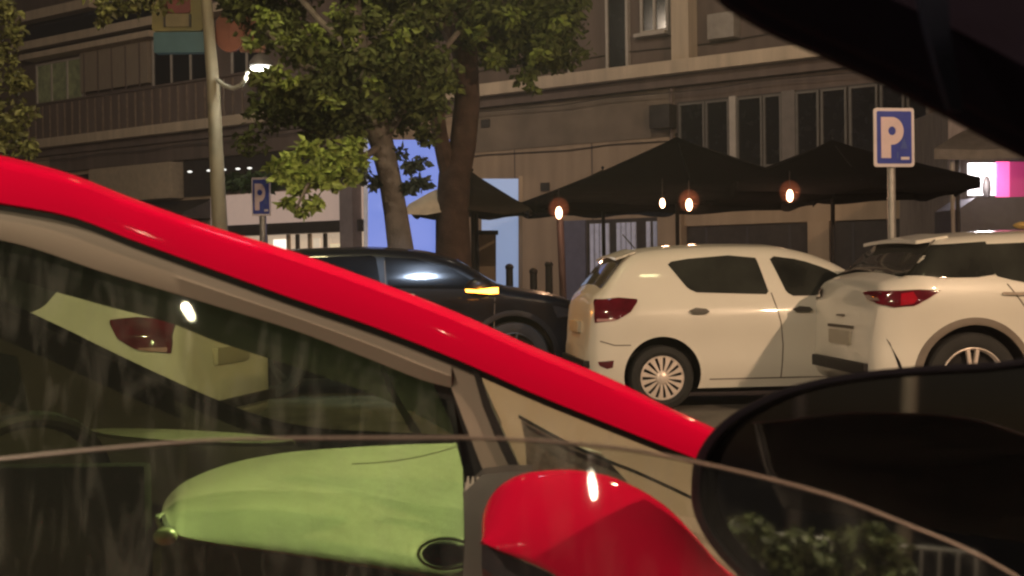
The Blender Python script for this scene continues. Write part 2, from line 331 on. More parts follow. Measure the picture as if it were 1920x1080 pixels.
# ---------------------------------------------------------------- parasols of the terrace
def parasol(name, pk, ec, Y, rx, ry, label, m, zdrop=.0, flap=.16, light_m=None, ang=0, pole=True, n=8):
    top = at(*pk, Y); ez = at(ec[0], ec[1], Y).z
    t = thing(name, (top.x, top.y, .13), label, 'parasol', 'black parasols over the terrace' if light_m is None else None)
    rows = []
    NS = 6; NA = n*6
    for i in range(NS+1):
        s = i/NS; row = []
        for k in range(NA):
            a = 2*math.pi*k/NA + ang; sec = (k % 6)/6; sag = 1 - .06*math.sin(math.pi*sec)*s
            # square-ish plan
            c, q = math.cos(a), math.sin(a); sq = 1/max(abs(c), abs(q)) ; sq = 1 + (sq-1)*.75
            z = top.z + (ez+flap - top.z)*(s**.9) - .04*math.sin(math.pi*sec)*s
            row.append(Vector((top.x + rx*c*sq*s*sag, top.y + ry*q*sq*s*sag, z)))
        rows.append(row)
    mb = MB().grid(rows, True)
    low = [[Vector((v.x, v.y, v.z - f*flap + .025*math.sin(k*1.05)*f)) for k, v in enumerate(rows[-1])] for f in (0,.5,1)]
    c_ = mb.build('canopy', m, t, True, auto=60); v_ = MB().grid(low, True).build('valance', light_m or m, c_, True)
    for o in (c_, v_):
        md = o.modifiers.new('s', 'SOLIDIFY'); md.thickness = .012
    if pole: MB().tube([(top.x,top.y,.13),(top.x,top.y,top.z-.02)], .032).build('pole', blackp, t, True)
    mb = MB()
    for k in range(n):
        e = rows[-1][k*6]; mb.tube([(top.x,top.y,top.z-.03), (e.x,e.y,e.z-.03)], .012, 6)
    mb.build('ribs', blackp, t, True)
    MB().ball((top.x,top.y,top.z+.03), .025, .025, .03).build('finial', blackp, t, True)
    return t
m_can = mat('black_canvas', (.004,.0035,.004), .95, spec=.1, var=.2, bump=.1)
m_cb = mat('dark_taupe_canvas', (.03,.026,.02), .9, var=.2)
m_cream = mat('cream_canvas', (.80,.74,.60), .9, var=.12, emit=None)
parasol('parasol', (1268,256), (1268,388), 20.5, 2.2, 1.9, 'largest black parasol, its peak in front of the window band', m_can)
parasol('parasol', (1130,318), (1120,398), 22, 1.45, 1.3, 'low black parasol between the beige-edged one and the largest black one', m_can, ang=.3)
parasol('parasol', (1560,262), (1560,368), 19.5, 1.85, 1.6, 'black parasol behind the right parking sign pole, nearest the kiosk', m_can)
parasol('parasol', (885,322), (885,402), 21, 1.0, 1.1, 'small dark parasol with one cream lit flap, beside the thick trunk', m_cb, light_m=m_cb, flap=.05)
fl = MB().slab([[at(757,402,19.8), at(800,403,19.8), at(836,396,19.8)], [at(765,385,19.9), at(815,378,19.9), at(852,362,19.9)], [at(806,362,20), at(845,345,20), at(868,334,20)]], (0,.02,.015)).build('awning_flap', m_cream)
tag(fl, 'cream canvas awning tilted beside the small dark parasol', 'awning')

# bulbs hanging under the parasols
m_bulb = emis('warm_bulb', (1,.62,.38), 9)
m_halo = bpy.data.materials.new('bulb_halo'); m_halo.use_nodes = True; nt = m_halo.node_tree  # emitting volume that paints a glow round each bulb
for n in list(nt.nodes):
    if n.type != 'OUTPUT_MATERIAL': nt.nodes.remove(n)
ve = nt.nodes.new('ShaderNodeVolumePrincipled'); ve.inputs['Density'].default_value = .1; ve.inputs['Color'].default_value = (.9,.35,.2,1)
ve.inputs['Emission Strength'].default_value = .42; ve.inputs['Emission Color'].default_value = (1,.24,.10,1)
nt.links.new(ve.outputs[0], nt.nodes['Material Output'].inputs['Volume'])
for i, (px, py, sz, lab) in enumerate(((1048,399,1,'glowing bulb leftmost, hanging over the dark post left of the slatted shutter'),(1242,381,.8,'small bulb without an added halo, left of the middle bulb'),(1292,384,1,'glowing bulb in the middle, hanging above the pillar by the roof of the white hatchback'),(1481,367,1,'glowing bulb rightmost, under the parasol nearest the parking sign'))):
    Yq = 17.8; c = at(px,py,Yq)
    t = thing('hanging_bulb', c, lab, 'light bulb', 'bulbs hanging under the parasols')
    MB().ball(c, .045*sz, .045*sz, .085*sz).build('bulb', m_bulb, t, True)
    MB().tube([c+Vector((0,0,.08)), c+Vector((0,0,.34))], .008, 6).build('cord', blackp, t, True)
    if sz == 1: MB().ball(c+Vector((0,0,.06)), .15, .15, .16).build('halo_volume', m_halo, t, True)  # halo added round the bulb, a volume without any glass
    light('bulb_light', c+Vector((0,-.15,-.1)), 'POINT', 14*sz, (1,.55,.32), .05, t)
mb = MB().tube([at(1050,412,18.3), at(1056,560,18.3)], .05); tag(mb.build('post', mat('maroon_post', (.05,.025,.025), .6)), 'dark maroon post below the leftmost bulb', 'post')
for i, (px, py) in enumerate(((955,497),(1000,505),(1029,492))):
    b = at(px, py, 17.6); t = thing('bollard', (b.x,b.y,.13), ['thin dark bollard in front of the pale blue panel','dark bollard in the middle of three by the wall','tallest dark bollard of three, nearest the maroon post'][i], 'bollard', 'bollards on the pavement edge')
    MB().tube([(b.x,b.y,.13),(b.x,b.y,b.z-.03)], [.055,.05]).build('post', blackp, t, True)
    MB().ball((b.x,b.y,b.z-.03), .06, .06, .05).build('cap', blackp, t, True)
# service box by the doorway panel
q = at(925,435,22); t = thing('menu_board', (q.x,q.y,.13), 'brown standing menu board with a dark top in front of the pale blue panel', 'board')
MB().prism(wp(22, 898, 930, 440, 560), (0,.12,0)).build('panel', mat('board_brown', (.22,.17,.12), .7), t, True)
MB().prism(wp(21.95, 888, 934, 432, 440), (0,.22,0)).build('top', blackp, t, True)
MB().tube([at(893,400,21.9), at(896,560,21.9)], .035).build('post', blackp, t, True)

# ---------------------------------------------------------------- parking signs
m_sb = mat('sign_blue', (.02,.045,.36), .4, var=.15)
m_sw = mat('sign_white', (.74,.66,.68), .5, var=.06)
m_sp = mat('sign_pink_white', (.74,.58,.60), .5, var=.05)
def rrect(cx, cz, hw, hh, r, y):
    pts = []
    for (sx, sz, a0) in ((1,-1,-90),(1,1,0),(-1,1,90),(-1,-1,180)):
        for k in range(6):
            a = R(a0 + 18*k); pts.append((cx+sx*(hw-r)+r*math.cos(a), y, cz+sz*(hh-r)+r*math.sin(a)))
    return pts
def psign(px, py, hwpx, hhpx, Y, label, rz, pr=.045):
    c = at(px, py, Y); s = Y/F; hw, hh = hwpx*s, hhpx*s
    t = thing('parking_sign', (c.x, c.y, 0), label, 'road sign', 'blue parking signs', rz)
    z = c.z
    pl = MB().prism(rrect(0,z,hw,hh,hw*.14,-.02), (0,.02,0)).build('plate', m_sw, t)
    MB().prism(rrect(0,z,hw*.86,hh*.89,hw*.08,-.024), (0,.003,0)).build('blue_field', m_sb, pl)
    # letter P
    st = .42*hw; x0 = -.66*hw; zb, zt = z-.70*hh, z+.66*hh; yy = -.029
    zm = z+.22*hh; ro = .47*hh; ri = .15*hh; xc = x0+st+.12*hw; sx = .62*hw/ro*.93
    outer = [(x0,yy,zb),(x0+st*1.15,yy,zb)] + [(x0+st*1.15,yy,zm-ro)] + [(xc+sx*ro*math.cos(R(a)),yy,zm+ro*math.sin(R(a))) for a in range(-80,91,10)] + [(x0,yy,zm+ro)]
    bm = bmesh.new()
    mb = MB().prism(outer, (0,.004,0)); mb.build('letter_p', m_sp, pl)
    hole = [(xc+.0*hw+ri*math.cos(R(a))*.9, yy-.001, zm+ri*math.sin(R(a))) for a in range(0,360,20)]
    MB().prism(hole, (0,.002,0)).build('letter_hole', m_sb, pl)
    mk = MB()
    mk.prism([(.30*hw,-.027,z-.38*hh),(.66*hw,-.027,z-.38*hh),(.48*hw,-.027,z+-.02*hh)], (0,.002,0)); mk.box((.12*hw,-.027,z-.72*hh),(.2*hw,-.0245,z-.5*hh))
    mk.build('small_symbol', mat('sign_pale_blue', (.05,.09,.35), .5), pl)
    mk = MB().box((.32*hw,-.027,z-.76*hh),(.74*hw,-.0245,z-.66*hh)); mk.build('small_text_strip', m_sw, pl)
    MB().tube([(0,.012+pr,0),(0,.012+pr,z+hh*.6)], pr).build('pole', galv, t)
    br = MB()
    for dz in (-.5,.5): br.box((-pr*1.4,-.001,z+dz*hh-.02),(pr*1.4,.08,z+dz*hh+.02))
    br.build('bracket', galv, pl)
    return t
psign(1675, 258, 40, 55, 14.2, 'blue parking sign on a pole beside the black parasol, the nearer one', R(9), .045)
psign(490, 369, 18, 36, 24.5, 'small distant blue parking sign behind the red roof, under the tree branch', R(-4), .07)

# ---------------------------------------------------------------- lamp pole with banners
P0 = at(398, 200, 20); LP = thing('lamp_post', (P0.x,P0.y,.13), 'pale lamp post with curved arm lamp and coloured signs hung on it', 'lamp post')
m_pole = mat('post_beige', (.40,.34,.24), .6, var=.12, scale=4)
pts = [at(414,470,20), at(408,340,20), at(400,160,20), at(392,60,20), at(384,-40,20), at(376,-200,20)]
base = Vector((pts[0].x+.03, pts[0].y, .13)); MB().tube([base]+pts, [.15,.13,.115,.10,.09,.085,.08], 16).build('post', m_pole, LP, True)
arm = [at(408,150,19.9), at(420,160,19.8), at(436,166,19.7), at(452,160,19.6), at(460,148,19.5), at(464,134,19.5), at(474,128,19.4), at(490,126,19.4)]
MB().tube(arm, .034, 10).build('lamp_arm', mat('arm_pale', (.6,.58,.5), .5), LP, True)
MB().lathe([(.02,.20),(.10,.16),(.18,.06),(.185,.0),(.17,.0)], Matrix.Translation(at(490,124,19.4)), 24).build('lamp_hood', galv, LP, True)
MB().ball(at(488,128,19.4), .15, .15, .035).build('lamp_lens', emis('cool_lens', (1,1,.95), 5), LP, True)
light('arm_lamp', at(488,134,19.4), 'POINT', 70, (1,.98,.85), .12, LP)
def hpanel(name, pl, pr, pt, pb, Y, m, parent, r=.06, th=.12):
    a = at((pl+pr)/2,(pt+pb)/2,Y); s = Y/F
    return MB().prism([(a.x+v[0], a.y, a.z+v[2]) for v in rrect(0,0,(pr-pl)/2*s,(pb-pt)/2*s,r,0)], (0,th,0)).build(name, m, parent, True)
BN = thing('box_sign', at(332,-60,20), 'yellow box sign with red inset and teal lower panel, left of the lamp post', 'sign')
hpanel('yellow_box', 284, 379, -90, 58, 20, mat('box_yellow', (.17,.14,.04), .5), BN, .05, .25)
hpanel('red_inset', 306, 356, -60, 24, 19.97, mat('box_red', (.16,.02,.02), .5), BN, .04, .04)
hpanel('cream_inset', 310, 354, 26, 50, 19.97, mat('box_cream', (.20,.15,.07), .5), BN, .02, .04)
for a, b in ((306,310),(354,358)): hpanel('dark_bracket', a, b, 26, 50, 19.95, m_void, BN, .005, .03)
hpanel('teal_panel', 288, 384, 60, 98, 20, mat('panel_teal', (.04,.09,.09), .5, emit=(.05,.12,.13), es=.12), BN, .02, .2)
BO = thing('orange_sign', at(436,60,20.1), 'rusty orange sign panel on the right of the lamp post top', 'sign')
hpanel('panel', 404, 456, 22, 97, 20.15, mat('panel_orange', (.17,.045,.02), .6), BO, .22, .08)
hpanel('back_panel', 448, 496, 30, 97, 20.3, mat('panel_rust', (.15,.05,.02), .6), BO, .02, .08)

# ---------------------------------------------------------------- trees
m_bark1 = mat('grey_bark', (.17,.15,.135), .9, var=.35, scale=5, bump=.8)
m_bark2 = mat('brown_bark', (.085,.055,.045), .9, var=.35, scale=5, bump=.8)
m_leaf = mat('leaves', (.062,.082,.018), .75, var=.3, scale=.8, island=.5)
m_leafy = mat('lit_leaves', (.24,.32,.07), .55, var=.3, scale=.8, island=.45)  # crown leaf colour made lighter, lamplight put into it
def leaves(clumps, rnd, size=.13, dens=1.6):
    mb = MB()
    for (c, r, n) in clumps:
        c = Vector(c)
        for _ in range(int(n*dens)):
            d = Vector((rnd.gauss(0,1), rnd.gauss(0,1), rnd.gauss(0,1))).normalized() * r * rnd.random()**.45
            p = c + Vector((d.x, d.y, d.z*.8)); s = size*rnd.uniform(.6,1.35)
            a = Vector((rnd.gauss(0,1), rnd.gauss(0,1), rnd.gauss(0,.7)-.5)).normalized(); b = a.cross(Vector((rnd.gauss(0,1), rnd.gauss(0,1), rnd.gauss(0,1)))).normalized()
            q = a.cross(b)*s*.12
            mb.add([p, p+a*s*.5+b*s*.28+q, p+a*s, p+a*s*.5-b*s*.28+q], [(0,1,2,3)])
    return mb
def cl(px, py, Y, rpx, n): return (at(px,py,Y), rpx*Y/F, n)
rnd = random.Random(3)
T1 = thing('street_tree', (at(748,470,16).x, 16, .13), 'tree with the pale grey trunk and low bright leafy branch', 'tree', 'street trees on the pavement')
b0 = at(752,470,16)
MB().tube([(b0.x+.05,16,.0), b0, at(742,400,16), at(730,330,16), at(716,270,16), at(690,190,16), at(668,100,16), at(655,0,16), at(640,-150,16)], [.21,.165,.15,.14,.15,.17,.16,.14,.1], 14).build('trunk', m_bark1, T1, True)
lm = MB()
for L_ in (([(716,270,16),(690,290,15.6),(650,300,15.2),(600,305,15),(560,330,15)], .05), ([(690,190,16),(640,150,15.7),(560,120,15.4),(500,60,15.2)], .06), ([(716,270,16),(760,200,16.2),(800,130,16.4),(860,60,16.6)], .06), ([(600,305,15),(575,350,14.8),(555,392,14.8)], .025)):
    P = [at(*q) for q in L_[0]]; lm.tube(P, [L_[1]*(1-.6*i/len(P)) for i in range(len(P))], 8)
for L_ in (([(668,100,16),(720,60,16.3),(790,0,16.6)], .05), ([(668,100,16),(600,40,16),(540,-30,16)], .05)):
    P = [at(*q) for q in L_[0]]; lm.tube(P, [L_[1]*(1-.5*i/len(P)) for i in range(len(P))], 8)
lm.build('branches', m_bark1, T1, True)
cs = []
for _ in range(100):
    px = rnd.uniform(440, 810); py = rnd.uniform(-120, 245) if px > 560 else rnd.uniform(-120, 200)
    if px < 530 and 60 < py < 175 : continue
    cs.append(cl(px, py, rnd.uniform(15.2,17.6), rnd.uniform(28,62), rnd.randint(60,140)))
for px, py, r, n in ((690,60,44,150),(700,130,44,150),(650,160,40,130),(680,10,44,120),(640,215,40,140),(600,235,40,120),(560,200,40,120),(760,215,36,120),(800,250,25,60),(500,215,45,90),(470,265,35,60),(520,60,45,120)): cs.append(cl(px,py,16.5,r,n))
for px, py, r, n in ((650,40,30,90),(690,110,30,90),(660,180,28,90),(710,200,26,70),(640,110,30,90),(560,90,34,90),(600,160,30,80),(700,30,30,90),(500,150,30,60),(740,120,30,80)): cs.append(cl(px,py,14.9,r,n))
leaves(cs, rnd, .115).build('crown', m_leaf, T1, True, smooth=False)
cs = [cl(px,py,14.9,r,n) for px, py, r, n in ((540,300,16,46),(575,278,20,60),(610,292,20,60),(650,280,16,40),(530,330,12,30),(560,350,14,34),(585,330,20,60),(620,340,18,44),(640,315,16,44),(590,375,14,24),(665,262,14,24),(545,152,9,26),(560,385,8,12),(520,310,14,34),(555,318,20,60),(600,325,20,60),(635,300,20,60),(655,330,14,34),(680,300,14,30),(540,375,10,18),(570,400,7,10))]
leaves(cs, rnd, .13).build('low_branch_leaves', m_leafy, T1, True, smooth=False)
cs = [cl(px,py,16,r,n) for px, py, r, n in ((770,310,14,34),(785,340,16,36),(765,350,12,24),(750,285,10,16),(790,300,10,16),(700,340,16,20),(680,320,16,24))]
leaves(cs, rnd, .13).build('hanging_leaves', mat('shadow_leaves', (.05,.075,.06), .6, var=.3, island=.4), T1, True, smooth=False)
cs = [cl(px,py,14.8,r,n) for px, py, r, n in ((500,30,22,40),(530,70,18,30),(470,80,16,26),(590,60,24,30),(660,70,24,24),(700,160,22,24),(620,190,22,26),(520,130,18,24),(750,60,24,24),(640,20,24,28),(480,140,16,20))]
leaves(cs, rnd, .10).build('lamp_side_leaves', mat('lamplit_leaves', (.14,.19,.035), .6, island=.5), T1, True, smooth=False)  # lamp-lit patches put into a paler leaf colour
T2 = thing('street_tree', (at(850,480,20).x, 20, .13), 'tree with the thick dark brown forked trunk beside the small parasol', 'tree', 'street trees on the pavement')
b0 = at(850,480,20)
MB().tube([(b0.x,20,.0), b0, at(848,400,20), at(852,330,20), at(868,270,20), at(876,190,20), at(872,110,20), at(862,30,20), at(855,-120,20)], [.34,.28,.26,.25,.21,.2,.2,.2,.12], 16).build('trunk', m_bark2, T2, True)
lm = MB()
for L_ in (([(850,360,20),(835,300,19.9),(824,250,19.8),(815,180,19.8),(800,90,19.7)], .15), ([(872,110,20),(845,60,20),(815,10,20),(790,-60,20)], .16), ([(872,110,20),(930,60,20.3),(1000,10,20.6)], .09)):
    P = [at(*q) for q in L_[0]]; lm.tube(P, [L_[1]*(1-.4*i/len(P)) for i in range(len(P))], 10)
lm.build('limbs', m_bark2, T2, True)
cs = []
for _ in range(85):
    px = rnd.uniform(760, 1075); py = rnd.uniform(-140, 120 if px > 900 else 60)
    cs.append(cl(px, py, rnd.uniform(20.6,23) if 800 < px < 920 else rnd.uniform(18.6,22), rnd.uniform(26,52), rnd.randint(50,110)))
for px, py, r, n in ((930,110,26,60),(985,140,22,44),(1010,110,26,60),(1030,60,34,80),(830,150,26,90),(800,180,30,100),(785,130,40,120),(755,170,36,110),(900,30,40,110),(880,70,30,80),(950,20,40,110),(850,10,40,110),(1000,40,40,110),(1060,20,30,60),(1085,0,24,40),(1000,165,10,12),(960,70,40,90)): cs.append(cl(px,py,19.2,r,n))
leaves(cs, rnd, .135).build('crown', m_leaf, T2, True, smooth=False)
cs = [cl(px,py,18.4,r,n) for px, py, r, n in ((830,150,14,30),(850,165,12,20),(900,60,22,30),(960,30,24,30),(1010,100,20,24),(930,110,18,22),(1050,40,20,20))]
leaves(cs, rnd, .12).build('lamp_side_leaves', mat('lamplit_leaves', (.14,.19,.035), .6, island=.5), T2, True, smooth=False)
T3 = thing('street_tree', (at(-90,500,15).x, 15, 0), 'tree at the far left whose leaf tips hang into view', 'tree', 'street trees on the pavement')
b0 = at(-95,500,15)
MB().tube([(b0.x,15,0), b0, at(-90,300,15), at(-80,100,15), at(-60,-100,15)], [.2,.17,.16,.15,.12], 12).build('trunk', m_bark1, T3, True)
cs = [cl(px,py,15,r,n) for px, py, r, n in ((0,100,38,110),(30,150,34,90),(20,60,30,60),(-20,200,50,120),(30,240,32,70),(50,275,28,50),(0,270,40,90),(10,20,30,50),(-40,0,60,100),(200,5,28,60),(240,0,34,90),(290,-5,36,90),(195,38,14,22),(330,-20,30,60),(140,-40,40,80),(50,210,20,30))]
leaves(cs, rnd, .10).build('crown', mat('yellowish_leaves', (.12,.13,.04), .6, var=.3, island=.5), T3, True, smooth=False)
lm = MB()
for L_ in (([(-80,100,15),(-20,140,15),(40,170,15)], .04), ([(-60,-100,15),(80,-60,15),(240,-30,15)], .05)):
    lm.tube([at(*q) for q in L_[0]], [L_[1],L_[1]*.7,L_[1]*.3], 8)
lm.build('branches', m_bark1, T3, True)
# green hedge strip and small lights over the left shop
tag(leaves([cl(px,340,27,22,70) for px in range(425,520,16)], rnd, .16).build('climbing_plant', mat('dark_leaves', (.03,.06,.02), .6, island=.4), smooth=False), 'dark green plant growing over the shop front behind the left parking sign', 'plant')
for i, px in enumerate((356,392,420,446,468)):
    tag(MB().ball(at(px, 322-(px-356)*.06, 26.5), .05, .05, .02).build('spot_lamp', emis('spot_white', (1,1,.95), 1.3)), 'tiny white shop spot lamp in a row above the left shop front', 'lamp', 'row of tiny shop lamps')

# ---------------------------------------------------------------- cars
def herm(pts):
    xs = [p[0] for p in pts]; ys = [p[1] for p in pts]; n = len(xs)
    d = [(ys[i+1]-ys[i])/(xs[i+1]-xs[i]) for i in range(n-1)]
    m = [d[0]] + [0 if d[i-1]*d[i] <= 0 else 2*d[i-1]*d[i]/(d[i-1]+d[i]) for i in range(1,n-1)] + [d[-1]]
    def f(x):
        if x <= xs[0]: return ys[0]
        if x >= xs[-1]: return ys[-1]
        i = max(k for k in range(n-1) if xs[k] <= x); h = xs[i+1]-xs[i]; t = (x-xs[i])/h
        return (2*t**3-3*t*t+1)*ys[i] + (t**3-2*t*t+t)*h*m[i] + (-2*t**3+3*t*t)*ys[i+1] + (t**3-t*t)*h*m[i+1]
    return f
class Shape:
    def __init__(s, L, top, bot, plan, sect, r=.13, rh=.16, crown=.03):
        s.L = L; s.zt = herm(top); s.zb = herm(bot); s.w = herm(plan); s.b = herm(sect); s.r = r; s.rh = rh; s.crown = crown
    def hw(s, x, z):
        zt = s.zt(x); r = min(s.r, (zt-s.zb(x))*.45); y = s.w(x) + s.b(z)
        k = (z-(zt-r))/r
        if k > 0: y -= s.rh*(1-math.sqrt(max(0, 1-min(k,1)**2)))*r/s.r
        return max(y, .02)
    def side(s, x, z, side=-1, off=0):
        e = .01; n = Vector((-(s.hw(x+e,z)-s.hw(x-e,z))/(2*e), 1, -(s.hw(x,z+e)-s.hw(x,z-e))/(2*e))).normalized()
        p = Vector((x, s.hw(x,z), z)) + n*off; return Vector((p.x, p.y*side, p.z))
    def topz(s, x, y):
        hwt = s.hw(x, s.zt(x)); return s.zt(x) + s.crown*(1-min(1,(y/hwt))**2 if y < hwt else 0)
    def top(s, x, y, off=0):
        e = .005; ya = abs(y)
        zx = (s.topz(x+e,ya)-s.topz(x-e,ya))/(2*e); zy = -2*s.crown*y/(s.hw(x,s.zt(x))**2)
        n = Vector((-zx, -zy, 1)).normalized(); return Vector((x, y, s.topz(x,ya))) + n*off
    def body(s, name, mats, parent, arches, ar, cz=.33, bevel=0):
        xs = []
        N = 150
        for i in range(N+1):
            t = i/N; xs.append(s.L*(.5-.5*math.cos(math.pi*t))*.35 + s.L*t*.65)
        xs = [0,.004,.01,.02,.035] + [x for x in xs if .045 < x < s.L-.045] + [s.L-.035, s.L-.02, s.L-.01, s.L-.004, s.L]
        rows = []
        for x in xs:
            zb, zt = s.zb(x), s.zt(x); r = min(s.r, (zt-zb)*.45); half = []
            for k in range(22): half.append((zb + (zt-r-zb)*k/22))
            for k in range(9): half.append(zt-r+r*math.sin(math.pi/2*k/8))
            R_ = [Vector((x, s.hw(x,z), z)) for z in half]; hw = s.hw(x, zt)
            mid = [Vector((x, hw*(1-k/5), s.topz(x, hw*(1-k/5)))) for k in range(1,6)]
            full = R_ + mid; full += [Vector((v.x,-v.y,v.z)) for v in full[-2::-1]]
            rows.append(full)
        mb = MB().grid(rows, True); n = len(rows[0]); m_ = len(rows)
        mb.f.append(tuple(range(n))); mb.f.append(tuple((m_-1)*n+k for k in range(n-1,-1,-1)))
        o = mb.build(name, mats, parent)
        cut = MB()
        for ax in arches:
            for sd in (-1,1):
                cut.lathe([(0,0),(ar,0),(ar,.5),(0,.5)], Matrix.Translation((ax, sd*(s.w(ax)-.3) if sd > 0 else sd*(s.w(ax)+.2), cz)) @ Matrix.Rotation(-math.pi/2, 4, 'X'), 48)
        c = cut.build('cut', mats)
        md = o.modifiers.new('b', 'BOOLEAN'); md.object = c; md.solver = 'EXACT'; md.operation = 'DIFFERENCE'
        pr = o.parent; o.parent = None
        bpy.context.view_layer.update(); dg = bpy.context.evaluated_depsgraph_get()
        me = bpy.data.meshes.new_from_object(o.evaluated_get(dg)); o.modifiers.clear(); o.data = me; o.parent = pr
        bpy.data.objects.remove(c)
        if not me.materials: 
            for q in mats: me.materials.append(q)
        for p_ in me.polygons:
            p_.material_index = 0; p_.use_smooth = True
            for ax in arches:
                cc = p_.center; d = math.hypot(cc.x-ax, cc.z-cz)
                if d < ar-.0005 and abs(cc.y) < s.w(ax)+.1 or (d < ar+.001 and abs(p_.normal.y) < .2 and abs(cc.y) > s.w(ax)-.32 and cc.z < cz+ar and d > ar-.02):
                    p_.material_index = 1; p_.use_smooth = False
        bm = bmesh.new(); bm.from_mesh(me)
        for e in bm.edges:
            e.smooth = not (len(e.link_faces) == 2 and (e.calc_face_angle(0) > R(40) or e.link_faces[0].material_index != e.link_faces[1].material_index))
        bm.to_mesh(me); bm.free()
        return o
    def patch(s, poly, side=-1, off=.004, thick=.01, n=14):      # polygon in (x,z): rows between left and right edge per height
        zs = [p[1] for p in poly]; z0, z1 = min(zs), max(zs); rows = []
        for i in range(n+1):
            z = z0 + (z1-z0)*min(max(i/n, 1e-4), 1-1e-4); X = []
            for k in range(len(poly)):
                a, b = poly[k], poly[(k+1)%len(poly)]
                if (a[1]-z)*(b[1]-z) <= 0 and a[1] != b[1]: X.append(a[0]+(b[0]-a[0])*(z-a[1])/(b[1]-a[1]))
            x0, x1 = min(X), max(X); rows.append([s.side(x0+(x1-x0)*k/n, z, side, off) for k in range(n+1)])
        return MB().slab(rows, (0,.01*(-side)*-1*-1,0)) if False else MB().slab(rows, (0, -side*thick, 0))
    def ribbon(s, pts, wd, side=-1, off=.0025):
        P = []
        for i in range(len(pts)-1):
            for k in range(6): P.append((pts[i][0]+(pts[i+1][0]-pts[i][0])*k/6, pts[i][1]+(pts[i+1][1]-pts[i][1])*k/6))
        P.append(pts[-1]); A = []; Bq = []
        for i, p in enumerate(P):
            a = P[max(0,i-1)]; b = P[min(len(P)-1,i+1)]; d = Vector((b[0]-a[0], b[1]-a[1])).normalized(); nn = Vector((-d.y, d.x))*wd/2
            A.append(s.side(p[0]+nn.x, p[1]+nn.y, side, off)); Bq.append(s.side(p[0]-nn.x, p[1]-nn.y, side, off))
        return MB().slab([A, Bq], (0, -side*.004, 0))
    def tpatch(s, x0, x1, y0, y1, off=.004, n=12, t=.008):         # patch on the top surface; y0,y1 half widths at x0,x1
        rows = []
        for i in range(n+1):
            x = x0+(x1-x0)*i/n; yy = y0+(y1-y0)*i/n; rows.append([s.top(x, yy*(2*k/n-1), off) for k in range(n+1)])
        return MB().slab(rows, (0,0,-t))

def wheel(parent, x, y, side, r, kind, m_rim):
    M = Matrix.Translation((x, y, r)) @ Matrix.Rotation(math.pi/2*(1 if side < 0 else -1), 4, 'X')   # local +z points outwards
    rr = r*.69
    w_ = MB().lathe([(rr,-.10),(r*.93,-.105),(r,-.08),(r,.06),(r*.96,.085),(r*.80,.098),(rr,.085),(rr*.97,.05)], M, 48).build('wheel', rubber, parent)
    if kind == 'cover':
        MB().lathe([(0,.07),(rr*.18,.07),(rr,.055),(rr,.05)], M, 48).build('slot_backing', blackp, w_)
        mb = MB().lathe([(rr*.90,.075),(rr*.96,.085),(rr*1.0,.08),(rr*1.0,.06),(rr*.90,.06)], M, 48)
        for k in range(15):
            a = 2*math.pi*k/15; ca, sa = math.cos(a), math.sin(a)
            def q(rad, t, h): return M @ Vector((rad*ca - t*sa, rad*sa + t*ca, h))
            mb.prism([q(rr*.24,-.009,.084), q(rr*.62,-.015,.098), q(rr*.93,-.026,.084), q(rr*.93,.026,.084), q(rr*.62,.015,.098), q(rr*.24,.009,.084)], (M.to_3x3() @ Vector((0,0,-.02))))
        mb.build('rim', m_rim, w_, auto=30)
        MB().lathe([(0,.108),(rr*.16,.106),(rr*.27,.095),(rr*.30,.08)], M, 32).build('hub_cap', m_rim, w_)
    else:
        MB().lathe([(0,.02),(rr,.02),(rr,.0)], M, 40).build('slot_backing', blackp, w_)
        mb = MB().lathe([(rr*.92,.065),(rr*.98,.09),(rr*1.02,.085),(rr*1.0,.05),(rr*.92,.05)], M, 40).lathe([(0,.085),(rr*.2,.08),(rr*.24,.05)], M, 24)
        for k in range(5):
            for dd in (-.16,.16):
                a = 2*math.pi*k/5+dd+R(90); ca, sa = math.cos(a), math.sin(a)
                def q(rad, t, h): return M @ Vector((rad*ca - t*sa, rad*sa + t*ca, h))
                mb.prism([q(rr*.18,-.014,.08), q(rr*.95,-.014,.085), q(rr*.95,.014,.085), q(rr*.18,.014,.08)], (M.to_3x3() @ Vector((0,0,-.03))))
        mb.build('rim', m_rim, w_, auto=30)
    return w_
m_tail = mat('dark_red_lens', (.10,.004,.012), .12, var=.3, coat=.8, scale=10)
m_tailr = mat('red_lens', (.42,.004,.02), .15, coat=.8, var=.2)
m_rimw = mat('silver_rim', (.78,.68,.62), .35, .3)
m_rimd = mat('grey_rim', (.03,.03,.03), .5, .2)
m_amber = emis('amber_lamp', (1,.45,.05), 9)
m_plate = mat('number_plate', (.45,.40,.32), .5, var=.05)

